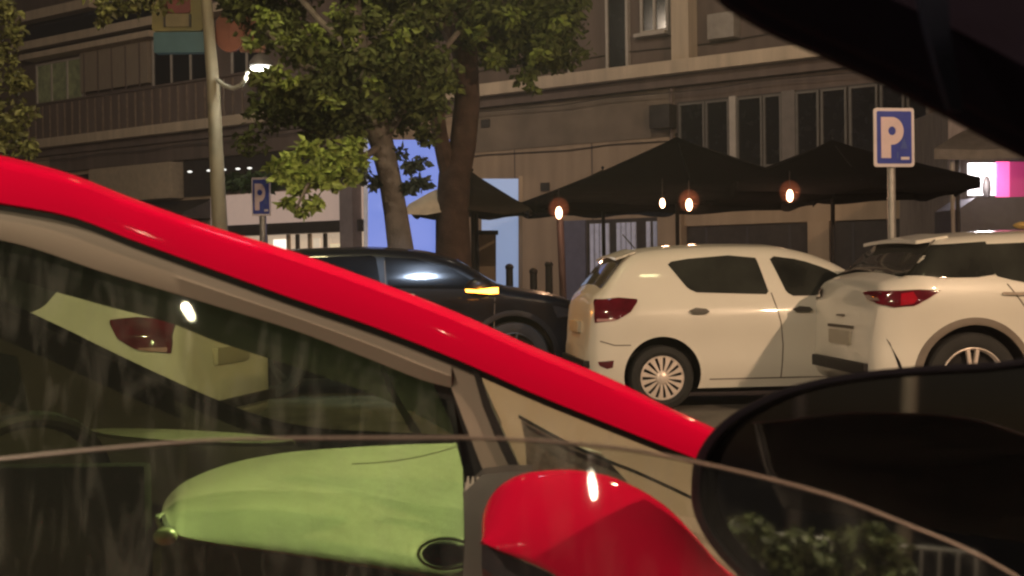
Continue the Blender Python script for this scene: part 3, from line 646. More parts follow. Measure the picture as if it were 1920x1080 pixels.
# --- white hatchback
HS = Shape(4.02,
  [(0,.58),(.02,.70),(.05,.99),(.09,1.08),(.14,1.13),(.28,1.30),(.40,1.43),(.50,1.485),(.9,1.53),(1.4,1.545),(1.85,1.535),(2.15,1.485),(2.40,1.40),(3.0,1.05),(3.12,1.02),(3.7,.9),(3.95,.75),(4.02,.55)],
  [(0,.42),(.06,.32),(.2,.24),(.5,.2),(3.5,.2),(3.9,.24),(4.02,.36)],
  [(0,.62),(.03,.70),(.1,.785),(.25,.84),(.5,.868),(1.2,.872),(3.0,.866),(3.6,.82),(3.9,.7),(4.02,.5)],
  [(.15,-.07),(.3,-.02),(.45,.0),(.62,-.004),(.8,.008),(.93,-.002),(.99,-.03),(1.1,-.075),(1.3,-.16),(1.45,-.235),(1.6,-.29)])
def hatchback(loc, rz, label, group=None, body=white, name='parked_car'):
    t = thing(name, loc, label, 'car', group, rz); S = HS
    b = S.body('body', [body, blackp], t, (.70, 3.29), .365)
    for sd in (-1, 1):
        S.patch([(.80,1.37),(.84,1.40),(1.10,1.435),(1.40,1.45),(1.62,1.445),(1.67,1.42),(1.745,1.10),(1.72,1.075),(1.15,1.09),(1.02,1.105),(.96,1.15)], sd).build('side_window', wglass, t)
        S.patch([(1.80,1.42),(1.85,1.435),(2.1,1.40),(2.35,1.31),(2.75,1.08),(2.7,1.055),(1.98,1.055),(1.92,1.09)], sd).build('side_window', wglass, t)
        for ln, nm in (([(1.77,1.09),(1.84,.8),(1.86,.6),(1.84,.29)], 'door_seam'), ([(1.15,.285),(1.84,.285),(2.8,.285)], 'door_seam'), ([(2.85,1.0),(2.87,.6),(2.80,.30)], 'door_seam'), ([(.40,.62),(.25,.62),(.12,.66)], 'bumper_seam')):
            S.ribbon(ln, .010, sd).build(nm, mat('seam', (.12,.10,.08), .8), t)
        for x in (1.05, 2.05):
            h = S.patch([(x-.10,.93),(x-.03,.95),(x+.06,.945),(x+.10,.92),(x+.06,.90),(x-.06,.90)], sd, .028, .02, 6).build('door_handle', mat('handle_dark', (.06,.055,.045), .5), t)
        S.patch([(.075,.89),(.085,1.02),(.10,1.055),(.30,1.065),(.47,1.055),(.475,1.025),(.40,.93),(.29,.865),(.16,.835),(.08,.83)], sd, .010, .02).build('tail_light', m_tail, t)
        S.patch([(.095,.86),(.10,.87),(.26,.87),(.26,.855),(.16,.842),(.10,.84)], sd, .014, .01, 6).build('tail_light_lens', mat('pale_red_lens', (.45,.25,.25), .2), t)
        S.patch([(.11,.43),(.10,.47),(.24,.48),(.23,.41),(.18,.40)], sd, .006, .01, 6).build('rear_reflector', m_tail, t)
        S.patch([(3.5,.70),(3.5,.84),(3.78,.80),(3.9,.72),(3.85,.66)], sd, .006, .012).build('headlight', mat('headlight_glass', (.4,.4,.4), .1), t)
        wheel(t, .70, sd*(S.w(.70)-.115), sd, .305, 'cover', m_rimw); wheel(t, 3.29, sd*(S.w(3.2)-.115), sd, .305, 'cover', m_rimw)
        mr = MB().ball((2.78, sd*.98, 1.06), .07, .11, .085).build('wing_mirror', body, t)
        # rear glass wraps round the corner of the tailgate
    S.tpatch(.165, .46, .64, .57, .006).build('rear_window', mat('rear_glass', (.10,.10,.06), .1, var=.4, coat=.5), t)
    S.tpatch(2.62, 3.12, .60, .68, .006).build('windscreen', wglass, t)
    sp = MB().slab([[S.top(.40, y, .012) + Vector((-.07,0,-.0)) for y in [k*.1-.55 for k in range(12)]], [S.top(.52, y, .014) for y in [k*.1-.55 for k in range(12)]]], (0,0,-.02)); sp.build('spoiler', body, t)
    MB().box((-.012,-.26,.72),(.03,.26,.83)).build('number_plate', m_plate, t, bevel=.004)
    MB().box((-.03,-.70,.40),(.08,.70,.47)).build('bumper_lip', blackp, t, bevel=.01)
    MB().tube([(.62,0,1.54),(.5,0,1.68)], .006, 6).build('antenna', blackp, t)
    MB().box((.3,-.7,.15),(3.7,.7,.25)).build('underbody', blackp, t)
    return t
# near rear corner should sit at pixel 1120, 11.4 m away
def place(px, Y, S, th, yoff=-.84):                     # local (0.1,yoff) lands at pixel column px at depth Y
    p = at(px, 560, Y); c, s_ = math.cos(th), math.sin(th); lx, ly = .1, yoff
    return (p.x - (c*lx - s_*ly), Y - (s_*lx + c*ly), 0)
TH = R(6)
hatchback(place(1122, 11.95, HS, TH), TH, 'cream white hatchback with pale wheel covers beyond the red windscreen pillar', 'white hatchbacks in the street')
lf = R(180-12); pc = at(262, 620, 8.2)
c_, s_ = math.cos(lf), math.sin(lf)
hatchback((pc.x-(c_*.25-s_*.85), pc.y-(s_*.25+c_*.85), 0), lf, 'white hatchback with a glowing tail lamp seen through the red car windscreen', 'white hatchbacks in the street')

# --- white SUV
SS = Shape(4.35,
  [(0,.60),(.015,.80),(.05,1.10),(.10,1.19),(.18,1.225),(.30,1.27),(.50,1.46),(.62,1.545),(.75,1.565),(1.2,1.59),(1.8,1.60),(2.4,1.56),(2.8,1.46),(3.35,1.15),(3.45,1.13),(4.0,1.02),(4.28,.82),(4.35,.6)],
  [(0,.45),(.05,.36),(.2,.28),(.5,.24),(3.8,.24),(4.2,.3),(4.35,.4)],
  [(0,.68),(.03,.74),(.1,.80),(.25,.86),(.5,.895),(1.2,.90),(3.2,.895),(3.9,.85),(4.2,.72),(4.35,.55)],
  [(.2,-.06),(.35,-.01),(.5,.0),(.7,-.015),(.85,-.005),(1.02,.012),(1.14,-.005),(1.22,-.035),(1.38,-.11),(1.5,-.17),(1.7,-.28)], r=.10)
def suv(loc, rz, label, body, name, white_car=True, group=None):
    t = thing(name, loc, label, 'car', group, rz); S = SS; wglass = globals()['wglass'] if white_car else mat('black_car_glass', (.006,.007,.010), .07, var=.3, spec=.6)
    m_hl = mat('headlight_glass', (.4,.4,.4), .1) if white_car else mat('dark_headlight', (.03,.03,.035), .1)
    S.body('body', [body, blackp], t, (.80, 3.42), .45, .40)
    archm = mat('arch_cladding', (.16,.13,.105), .6) if white_car else blackp
    for sd in (-1, 1):
        S.patch([(.27,1.245),(.42,1.38),(.57,1.51),(.98,1.515),(.99,1.235),(.84,1.225),(.5,1.225)], sd, .005, .01).build('quarter_window', wglass, t)
        S.patch([(.992,1.235),(.982,1.505),(1.2,1.51),(1.9,1.52),(1.95,1.49),(2.0,1.17),(1.55,1.15),(1.2,1.18)], sd, .005, .01).build('side_window', wglass, t)
        S.patch([(2.08,1.16),(2.04,1.50),(2.35,1.48),(2.75,1.37),(3.1,1.16),(3.05,1.14)], sd, .005, .01).build('side_window', wglass, t)
        for ln in ([(1.08,1.17),(1.24,.95),(1.36,.7)], [(2.04,1.46),(2.06,1.0),(2.05,.35)], [(1.3,.35),(2.05,.35),(3.0,.35)], [(3.22,1.05),(3.2,.4)]):
            S.ribbon(ln, .010, sd).build('door_seam', mat('seam', (.12,.10,.08), .8), t)
        for x in (1.14, 2.25): S.patch([(x-.12,1.085),(x-.1,1.102),(x+.1,1.097),(x+.12,1.08),(x+.08,1.073),(x-.08,1.075)], sd, .02, .02, 6).build('door_handle', mat('handle_beige', (.30,.24,.19), .4), t)
        # wheel arch cladding
        for ax in (.80, 3.42):
            rows = []
            for rad in (.446, .47, .505):
                rows.append([S.side(ax+rad*math.cos(R(a)), .40+rad*math.sin(R(a)), sd, .018 if rad < .48 else .004) for a in range(0,181,6)])
            MB().slab(rows, (0,-sd*.03,0)).build('arch_cladding', archm, t)
        S.patch([(.01,1.12),(.10,1.13),(.35,1.135),(.52,1.125),(.42,1.065),(.30,1.005),(.16,.995),(.05,1.02)], sd, .012, .02).build('tail_light', m_tail, t)
        S.patch([(.20,1.01),(.21,1.11),(.30,1.115),(.33,1.06),(.29,1.015)], sd, .018, .02, 8).build('tail_light_lens', m_tailr, t)
        S.patch([(.13,.72),(.11,.74),(.20,.55),(.23,.44),(.21,.44)], sd, .006, .01, 8).build('bumper_vent', blackp, t)
        S.patch([(3.9,.82),(3.85,.95),(4.1,.90),(4.2,.82)], sd, .006, .012).build('headlight', m_hl, t)
        wheel(t, .80, sd*(S.w(.84)-.12), sd, .39, 'alloy', m_rimw if white_car else m_rimd); wheel(t, 3.42, sd*(S.w(3.4)-.12), sd, .39, 'alloy', m_rimw if white_car else m_rimd)
        if False: MB().box((.9, sd*.55-.02, 1.60),(2.4, sd*.55+.02, 1.64)).build('roof_rail', body, t, bevel=.012)
    S.tpatch(.25, .60, .80, .62, .006, t=.01).build('rear_window', wglass, t)
    S.tpatch(2.86, 3.33, .60, .70, .006).build('windscreen', wglass, t)
    sp = MB().slab([[Vector((.44, y, 1.535+.02*(1-(y/.6)**2))) for y in [k*.1-.6 for k in range(13)]], [S.top(.72, y*.98, .012) for y in [k*.1-.6 for k in range(13)]]], (0,0,-.03)); sp.build('spoiler', body, t)
    n_ = MB().box((-.016,-.26,.66),(.03,.26,.78)).build('number_plate', m_plate, t, bevel=.004)
    MB().box((-.01,-.30,.80),(.03,.30,.825)).build('plate_recess', mat('seam', (.12,.10,.08), .8), t, bevel=.004)
    MB().box((-.012,-.06,.90),(.03,.06,.915)).build('badge', mat('seam', (.12,.10,.08), .8), t)
    MB().box((-.04,-.66,.43),(.1,.66,.53)).build('bumper_lip', blackp, t, bevel=.015)
    MB().box((.3,-.7,.2),(3.9,.7,.3)).build('underbody', blackp, t)
    return t
s1 = suv(place(1664, 10.3, SS, R(5)), R(5), 'white crossover with dark wraparound glass nearest the black mirror, ahead of the hatchback', white, 'parked_car')
MB().ball((1.55,-.3,1.66), .12, .1, .035).build('roof_antenna', mat('yellow_fin', (.45,.30,.10), .5), s1)
# --- dark SUV, front to the right
TD = R(5)
q = at(1106, 560, 14.2); cD, sD = math.cos(TD), math.sin(TD)
locD = Vector((q.x-(cD*4.3+sD*.6), 14.2-(sD*4.3-cD*.6), 0))
dk = suv(locD, TD, 'black car with amber indicator lit on its door mirror, behind the red roof', darkp, 'dark_car', False)
Md = WORLD[dk.name]; inv = Md.inverted()
mp = inv @ at(903, 545, 13.15)
mm = MB().ball(mp + Vector((-.02,.06,.03)), .15, .10, .10).build('door_mirror', darkp, dk)
MB().prism([mp+Vector(v) for v in ((-.17,-.05,.018),(-.05,-.055,.01),(.10,-.05,.028),(.17,-.03,.03),(.17,-.03,-.03),(.08,-.05,-.035),(-.05,-.055,-.02),(-.16,-.05,-.012))], (0,.03,0)).build('indicator_lamp', m_amber, mm)
light('indicator_glow', Md @ (mp + Vector((0,-.2,0))), 'POINT', 10, (1,.30,.02), .08, dk)
# street lamp whose cool light glares back from the dark car's side window
gp = at(790, 521, 13.4)
tgt = None
lx = (inv @ gp).x
for _ in range(8):
    zz = (inv @ gp).z; sp_ = SS.side(lx, zz, -1, .006); wp_ = Md @ sp_
    gp = at(790, 521, wp_.y); lx = (inv @ gp).x
nl = (SS.side(lx+.02, zz, -1, 0)-SS.side(lx, zz, -1, 0)).cross(SS.side(lx, zz+.02, -1, 0)-SS.side(lx, zz, -1, 0)).normalized()
nw = (Md.to_3x3() @ nl).normalized()
if nw.y > 0: nw = -nw
dv = (wp_ - CAM).normalized(); rv = dv - 2*dv.dot(nw)*nw
lampp = wp_ + rv * ((7.5-wp_.z)/rv.z if rv.z > .05 else 10)
print('glare lamp', tuple(lampp), 'normal', tuple(nw))

# ---------------------------------------------------------------- street lamps and added lamps (above and behind the view)
def hanglamp(p, label, power, color, r=.18, aim=None, cone=150):
    p = Vector(p)
    t = thing('hanging_street_lamp', p, label, 'street lamp', 'street lamps')
    MB().tube([p+Vector((-16,0,1.3)), p+Vector((-8,0,.6)), p+Vector((0,0,.3)), p+Vector((8,0,.6)), p+Vector((16,0,1.3))], .01, 6).build('cable', galv, t, True)
    MB().lathe([(.0,.3),(.06,.28),(.12,.2),(.26,.1),(.27,.06),(.24,.05)], Matrix.Translation(p), 24).build('lamp_hood', galv, t, True)
    MB().ball(p+Vector((0,0,.09)), .18, .18, .05).build('lamp_lens', emis('hlens_%s' % label[:30], color, 25), t, True)
    light('street_light', p, 'SPOT', power, color, r, t, aim, cone, 1.0 if cone < 25 else .5)
def streetlamp(p, label, power, color, r=.18, aim=None, cone=150, leanx=.0, postoff=(0,-1.6,0)):
    p = Vector(p); bpos = Vector((p.x+postoff[0], p.y+postoff[1], 0))
    t = thing('street_lamp', bpos, label, 'street lamp', 'street lamps')
    MB().tube([bpos, (bpos.x,bpos.y,p.z+.1), (bpos.x*.7+p.x*.3, bpos.y*.7+p.y*.3, p.z+.3), (p.x,p.y,p.z+.22)], [.09,.06,.045,.04], 12).build('post', galv, t, True)
    MB().box((p.x-.16,p.y-.35,p.z+.08),(p.x+.16,p.y+.35,p.z+.2)).build('lamp_head', galv, t, True, bevel=.03)
    MB().box((p.x-.13,p.y-.3,p.z+.05),(p.x+.13,p.y+.3,p.z+.078)).build('lamp_lens', emis('lens_%s' % label[:12], color, 25), t, True)
    light('street_light', p, 'SPOT', power, color, r, t, aim if aim is not None else (p.x, p.y+.001, 0), cone, .5)
warm = (1,.75,.50); orange = (1,.66,.40)
streetlamp((9.0,-1.5,8.0), 'tall warm street lamp behind the camera, right of it', 7900, orange, aim=(4,11,0), postoff=(1.6,-.5,0))
streetlamp((-5.5,-2.5,8.0), 'tall warm street lamp behind the camera, left of it', 4800, warm, aim=(0,10,0), postoff=(-1.6,-.5,0))
hanglamp((-2.5,12.5,8.6), 'hanging street lamp over the trees, above the view', 560, (1,.86,.42), aim=(-2,19,2.5), cone=130)
hanglamp((1.2,20.5,9.4), 'hanging street lamp in front of the terrace, above the view', 1500, (1,.80,.62), aim=(1.2,31,4.2), cone=95)
hanglamp((-12,24,10.5), 'hanging street lamp before the left part of the apartment block', 2900, (1,.80,.6), aim=(-13,40,6))
hanglamp(tuple(lampp), 'cool white hanging street lamp over the road', 1700, (.60,.75,1), .13, aim=tuple(wp_), cone=26)
for i, (x, y, z, lab) in enumerate(((-4.2,-6,3.6,'small warm lamp added behind the camera for glints, far left'),(-1.8,-5.2,3.1,'small warm lamp added behind the camera for glints, near left'),(.8,-6.4,4.0,'small warm lamp added straight behind the camera for glints'),(3.1,-5.6,3.2,'small warm lamp added behind the camera for glints, near right'),(5.6,-7,3.8,'small warm lamp added behind the camera for glints, far right'))):  # lamps added only to put small glints in paint and glass
    t = thing('glint_lamp', (x,y,0), lab, 'lamp', 'lamps added behind the camera for glints')
    MB().tube([(x,y,0),(x,y,z-.12)], .03).build('post', galv, t, True); MB().ball((x,y,z), .035).build('globe', emis('glint_globe', (1,.85,.65), 60), t, True)
    light('glint_light', (x,y+.15,z), 'POINT', 9, (1,.8,.6), .03, t)
rl = Vector((3.2,7.5,6.5)); hanglamp(tuple(rl), 'pale green street lamp hanging above the lane of the red car', 15000, (1,.98,.50), .3, aim=(-.38,1.78,1.02), cone=8.5)  # narrow spot added to light the dashboard, not a real street lamp

# ---------------------------------------------------------------- the red car alongside
RC = thing('red_car', (at(300,540,2.0).x, 2.2, 0), 'bright red car right alongside with a green tinted side window', 'car')
def rs(poly, n=60):                                     # resample a pixel polyline smoothly in x
    f = herm(poly); x0, x1 = poly[0][0], poly[-1][0]; return [(x0+(x1-x0)*i/n, f(x0+(x1-x0)*i/n)) for i in range(n+1)]
topl = [(-420,235),(-200,252),(0,291),(120,322),(250,372),(400,425),(560,475),(700,525),(850,583),(1000,650),(1150,712),(1250,762),(1340,803),(1450,862)]
botl = [(-420,340),(-200,350),(0,380),(120,402),(250,450),(400,505),(560,563),(700,612),(850,671),(1000,737),(1150,798),(1250,838),(1320,866),(1450,930)]
T_ = rs(topl); Bt = rs(botl); YR = 1.55
rows = []
for i in range(11):
    s = i/10; a = s*math.pi/2
    # quarter-round from the gutter at the bottom to the roof edge
    row = []
    for (tx,ty),(bx,by) in zip(T_, Bt):
        k = i/10; y = YR + .012*k + (.05*max(0,k-.82)/.18 if k > .82 else 0) - .003*math.sin(math.pi*k); p1 = at(bx+(tx-bx)*k, by+(ty-by)*k, YR); row.append(Vector((p1.x*(1), y, 1.33+(p1.z-1.33)*(y/YR))) if False else at(bx+(tx-bx)*k, by+(ty-by)*k, y))
    rows.append(row)
far = [v + Vector((0,1.25,.0)) for v in rows[-1]]
mid = [v + Vector((0,.3,.012)) for v in rows[-1]]
# only the roof part (left) spans across; the pillar part narrows to a rail
k0 = next(i for i, p in enumerate(T_) if p[0] > -30)
MB().slab(rows, (0,.02,-.004)).build('roof_rail', red, RC, True, auto=60)
xr0, xr1 = at(-1500,300,1.64).x, at(-560,300,1.64).x
MB().slab([[Vector((xr0+(xr1-xr0)*i/8, 1.64+1.2*j/6, 1.475+.04*math.sin(math.pi*j/6)-.006*(i/8)**2)) for i in range(9)] for j in range(7)], (0,0,-.02)).build('roof_panel', red, RC, True)
# black gutter seal below the red
def strip(a, b, Y0, Y1, th, name, m, n=60, parent=RC):
    A = rs(a, n); Bq = rs(b, n); return MB().slab([[at(x,y,Y0) for x,y in A],[at(x,y,Y1) for x,y in Bq]], (0,th,0)).build(name, m, parent, True)
def sh_(poly, dx, dy): return [(x+dx, y+dy) for x, y in poly]
strip(sh_(botl,0,-5), sh_(botl,0,14), YR+.012, YR+.010, .02, 'gutter_seal', blackp)
fr_b = [(-420,420),(-200,425),(0,450),(200,512),(400,572),(560,622),(700,676),(800,715),(846,727)]
m_fr = mat('door_frame_taupe', (.165,.138,.118), .6, var=.06, scale=3)
fr_t = [(-420,350),(-200,360),(0,388),(120,412),(250,460),(400,515),(560,573),(700,622),(846,684)]
mbx = rs(fr_t); mby = rs(fr_b)
MB().slab([[at(x,y,YR+.012) for x,y in mbx],[at(x,y+(by-y)*.5,YR+.006) for (x,y),(bx,by) in zip(mbx,mby)],[at(x,y,YR+.012) for x,y in mby]], (0,.03,0)).build('door_frame', m_fr, RC, True)
# divider pillar between door glass and quarter light
MB().slab([[at(846,684,YR+.012), at(892,704,YR+.012)],[at(846,727,YR+.012), at(905,760,YR+.012)],[at(872,795,YR+.006), at(928,820,YR+.006)],[at(905,880,YR), at(962,890,YR)],[at(930,1010,YR-.01), at(1000,1010,YR-.01)],[at(940,1120,YR-.02), at(1030,1120,YR-.02)]], (0,.03,0)).build('window_divider', m_fr, RC, True)
MB().slab([[at(886,694,YR+.005), at(898,700,YR+.005)],[at(905,762,YR+.005), at(921,762,YR+.005)],[at(930,822,YR), at(948,822,YR)],[at(962,890,YR-.005), at(980,890,YR-.005)]], (0,.03,0)).build('divider_seal', blackp, RC, True)
MB().slab([[at(846,727,YR+.02), at(810,716,YR+.02)],[at(872,795,YR+.02), at(845,790,YR+.02)],[at(905,880,YR+.016), at(868,880,YR+.016)],[at(925,1010,YR), at(870,1010,YR)],[at(935,1120,YR), at(865,1120,YR)]], (0,.03,0)).build('window_seal', blackp, RC, True)
# thick dark pillar lining inside
ds_b = [(-420,500),(-200,505),(0,518),(100,546),(200,574),(320,606),(400,638),(560,690),(640,718),(720,748),(790,782),(862,822)]
strip(sh_(fr_b[:-1]+[(862,740)],0,-6), ds_b, YR+.045, YR+.20, .04, 'pillar_lining', mat('dark_lining', (.012,.009,.013), .9, var=.2))
MB().slab([[at(708,682,YR+.05), at(722,690,YR+.05)],[at(728,735,YR+.05), at(744,740,YR+.05)],[at(770,810,YR+.05), at(792,815,YR+.05)]], (0,.004,0)).build('sun_visor_edge', mat('visor_grey', (.12,.11,.10), .5), RC, True)
# tinted side glass
gt = glass('green_side_glass', (.66,.745,.575), .05, veil=.013)
MB().slab([[at(x,y,YR+.024) for x,y in rs(sh_(fr_b,0,-4),40)],[at(x+ (60 if x>700 else 0)*((x-700)/146 if x>700 else 0),1130,YR-.03) for x,y in rs(fr_b,40)]], (0,.004,0)).build('side_window', gt, RC, True)
MB().add([at(890,695,YR+.02), at(1340,880,YR+.02), at(1340,980,YR), at(965,900,YR)], [(0,1,2,3)]).build('quarter_light', glass('pale_quarter_glass', (.90,.90,.82), .05, veil=.02), RC, True)
# bottom rail of the windscreen and what lies under it
wl = [(-420,420),(0,570),(100,615),(200,664),(300,711),(400,755),(480,785),(540,801),(620,812),(700,816),(850,823)]
m_ld = mat('lower_dash_grey', (.055,.05,.045), .9, spec=.1, var=.2, scale=5)
strip(sh_(wl,0,0), [(x, 1180) for x,y in wl], 2.75, 2.55, .05, 'far_side_trim', m_ld)
strip(sh_(wl,0,-5), sh_(wl,0,6), 2.72, 2.70, .02, 'windscreen_seal', mat('matt_black_seal', (.003,.003,.003), 1, spec=0))
MB().slab([[at(-60,650,2.7), at(30,668,2.7)],[at(-60,800,2.68), at(62,806,2.68)]], (0,.01,0)).build('far_window', wglass, RC, True)
# instrument hood strip
MB().slab([[at(x, 806+(x-170)*.05-9*math.sin(math.pi*min(1,(x-168)/384))**.5, 2.54) for x in range(170,551,20)],[at(x, 806+(x-170)*.05+ (6 if x<185 else 0), 2.47) for x in range(170,551,20)],[at(x, 806+(x-170)*.05+12*math.sin(math.pi*min(1,(x-168)/384))**.5, 2.43) for x in range(170,551,20)]], (0,.02,-.01)).build('instrument_hood', mat('hood_pale', (.19,.20,.15), .8), RC, True)
sw = MB(); cc = at(20,985,2.3)
sw.tube([cc + Vector((.03*math.cos(R(a))+.0, .19*math.sin(R(a)), .19*math.cos(R(a)))) + Vector((.11*math.sin(R(a)),0,0)) for a in range(0,361,10)], .016, 10); sw.build('steering_wheel', blackp, RC, True)
# dashboard: cross-section swept across the car, top surface slopes to the glass
m_dash = mat('dashboard_plastic', (.35,.35,.29), .5, var=.12, scale=5, bump=.12)
def pl(poly, n=64):
    fx = herm([(i, p[0]) for i, p in enumerate(poly)]); fy = herm([(i, p[1]) for i, p in enumerate(poly)]); m_ = len(poly)-1
    return [(fx(m_*k/n), fy(m_*k/n)) for k in range(n+1)]
ytop = herm([(303,960),(306,945),(314,930),(330,912),(350,898),(400,876),(470,856),(560,842),(700,832),(852,826),(940,824)])
ybr = herm([(303,962),(306,975),(316,990),(340,1005),(400,1018),(500,1032),(620,1050),(740,1070),(870,1092),(940,1105)])
xs_ = [303 + 637*((k/60)**1.7) for k in range(61)]
rows = []
dpt = lambda q: 1.705 + .58*max(0, 1-q)**1.45
for i in range(15):
    q_ = i/14; rows.append([at(x, ytop(x)+(ybr(x)-ytop(x))*q_, dpt(q_) if x > 330 else dpt(q_)*(1+.05*(1-(x-303)/27)) + .0) for x in xs_])
rows.append([at(x, ybr(x)+5, 1.712) for x in xs_])
lowr = [[at(x, ybr(x)+5, 1.720) for x in xs_], [at(x, ybr(x)+16, 1.735) for x in xs_], [at(x, ybr(x)+60, 1.80) for x in xs_], [at(x, 1200, 1.90) for x in xs_]]
MB().slab(lowr, (0,.02,0)).build('lower_dashboard', mat('lower_dash_shade', (.03,.03,.026), .7, var=.3, bump=.2), RC, True)  # shade under the dash edge put into a darker colour
do = MB().grid(rows).build('dashboard', m_dash, RC, True, auto=100)
md = do.modifiers.new('t','SOLIDIFY'); md.thickness = .01; md.offset = -1
md = do.modifiers.new('s','SUBSURF'); md.levels = 1; md.render_levels = 1
MB().ball(at(836,1038,1.58), .030, .02, .016).build('dash_vent', blackp, RC, True)
MB().tube([at(836,1038,1.575)+Vector((.034*math.cos(R(a)),0,.019*math.sin(R(a)))) for a in range(0,361,15)], .0022, 8).build('vent_ring', mat('vent_ring', (.30,.32,.22), .4), RC, True)
MB().ball(at(310,1006,1.7), .016, .014, .012).build('seat_lever', mat('lever_ivory', (.42,.42,.30), .3, coat=.5), RC, True)
MB().box(tuple(at(-300,1200,2.0)), tuple(at(272,872,1.96)+Vector((0,0,0)))).build('dark_box', mat('dark_box_matt', (.010,.009,.008), .9, spec=.1, var=.3, bump=.2), RC, True, bevel=.012)  # solid dark box put in for a reflection in the own window
def dashpt(x, q, o=.003): return at(x, ytop(x)+(ybr(x)-ytop(x))*q, dpt(q)-o)
m_seam = mat('dash_seam', (.17,.175,.13), .8)
for path, r in (([(660+k*14, .16-.0006*k*k) for k in range(15)], .0009),):
    MB().tube([dashpt(x,q) for x, q in path], r, 6).build('dash_seam', m_seam, do, True)
# light plastic at the quarter light
m_cowl = mat('beige_cowl', (.20,.17,.125), .6, var=.08, scale=4)
MB().slab([[at(870,640,1.95), at(1100,700,1.95), at(1380,860,1.95)],[at(940,790,1.85), at(1120,860,1.85), at(1380,1000,1.85)],[at(960,960,1.8), at(1120,1020,1.8), at(1380,1120,1.8)]], (0,.02,0)).build('cowl_panel', m_cowl, RC, True)
MB().slab([[at(975,780,1.78), at(1080,838,1.78), at(1128,850,1.78)],[at(985,830,1.77), at(1040,870,1.77), at(1200,930,1.77)],[at(990,930,1.76), at(1060,950,1.76), at(1220,960,1.76)]], (0,.01,0)).build('speaker_grille', mat('grille_taupe', (.095,.085,.07), .7, bump=.3), RC, True)
strip([(972,778),(1080,836),(1140,862),(1200,886),(1320,942)], [(972,784),(1080,842),(1140,868),(1200,892),(1320,948)], 1.77, 1.765, .006, 'wiper_arm', MATS['matt_black_seal'], 20)
# ribbed pale marks on the black mirror foot
cb = MB().prism([at(872,908,1.5), at(918,908,1.5), at(916,920,1.5), at(872,922,1.5)], (0,.01,0))
for k in range(5): cb.prism([at(874+k*9,908,1.5), at(880+k*9,908,1.5), at(879+k*9,896,1.5), at(876+k*9,896,1.5)], (0,.008,0))
cb.build('ribbed_marks', mat('mark_grey', (.42,.40,.38), .4), RC, True)
# black mirror foot and red mirror cap
MB().slab([[at(905,890,1.50), at(955,884,1.48), at(1000,884,1.46)],[at(868,925,1.50), at(915,940,1.47), at(960,940,1.44)],[at(872,1010,1.48), at(900,1010,1.45), at(940,1010,1.42)],[at(866,1120,1.46), at(900,1120,1.44), at(950,1120,1.42)]], (0,.05,0)).build('mirror_foot', mat('foot_plastic', (.05,.045,.045), .5), RC, True)
out = [(903,1012),(904,975),(912,945),(930,918),(958,897),(1000,884),(1060,880),(1125,888),(1190,912),(1250,950),(1300,1000),(1345,1052),(1400,1100),(1440,1160)]
low = [(903,1014),(925,1028),(955,1040),(990,1054),(1030,1072),(1060,1092),(1090,1112),(1120,1130),(1160,1150),(1200,1165),(1250,1175),(1300,1180),(1370,1182),(1440,1180)]
O_ = pl(out, 40); L2 = pl(low, 40); rows = []
for i in range(17):
    s = i/16; a = math.pi*s; row = []
    for (ox,oy),(lx_,ly_) in zip(O_, L2):
        # bulge towards the camera
        tx = s; dd = 1.34 - .0 + .0; b = math.sin(math.pi*(s*.72+.0))
        row.append(at(ox+(lx_-ox)*(1-math.cos(a*.5))**.95, oy+(ly_-oy)*(1-math.cos(a*.5))**.95, 1.36-.085*math.sin(a*.5)**.8))
    rows.append(row)
cap_back = [[v + Vector((0,.03*k,.0)) * 1 for v in rows[0]] for k in (2,1)]
wm = MB().grid([[v.lerp(at(1150,1050,1.46), .35)+Vector((0,.03,0)) for v in rows[0]]] + rows).build('wing_mirror', red, RC, True, auto=80)
md = wm.modifiers.new('s','SOLIDIFY'); md.thickness = .004
MB().slab([[at(x,y+3,1.30) for x,y in L2],[at(x,y+50,1.29) for x,y in L2],[at(x+10,y+140,1.34) for x,y in L2]], (0,.04,0)).build('mirror_lower_cover', mat('cover_dark', (.035,.03,.036), .35, coat=.4), wm, True)
# outer flank below the windows, bonnet and front wheel (mostly out of view)
def X(px, Y): return at(px, 540, Y).x
xa = X(-500,1.5); rows = []
for z, y in ((.93,1.50),(.86,1.42),(.7,1.39),(.45,1.40),(.25,1.46)): rows.append([Vector((xa + k*.25, y, z)) for k in range(7)])
MB().slab(rows, (0,.04,0)).build('door_panel', red, RC, True)
xb = xa+1.5; rows = []
for z, y in ((.88,1.62),(.84,1.46),(.7,1.40),(.62,1.41)): rows.append([Vector((xb+.004 + k*.16, y+.02*k*k*.1, z-.012*k)) for k in range(8)])
MB().slab(rows, (0,.04,0)).build('front_wing', red, RC, True)
MB().slab([[Vector((xb+.1+k*.15, y, .90-.014*k+.03*math.sin(math.pi*(y-1.62)/1.4))) for k in range(7)] for y in (1.625,1.9,2.3,2.7,3.0)], (0,0,-.02)).build('bonnet', red, RC, True)
wh = MB().lathe([(.2,-.1),(.3,-.1),(.315,-.07),(.315,.06),(.3,.09),(.2,.08)], Matrix.Translation((xb+.6,1.55,.315)) @ Matrix.Rotation(math.pi/2,4,'X'), 40).build('wheel', rubber, RC, True)
MB().lathe([(0,.06),(.1,.07),(.2,.05)], Matrix.Translation((xb+.6,1.55,.315)) @ Matrix.Rotation(math.pi/2,4,'X'), 32).build('rim', m_rimd, wh, True)

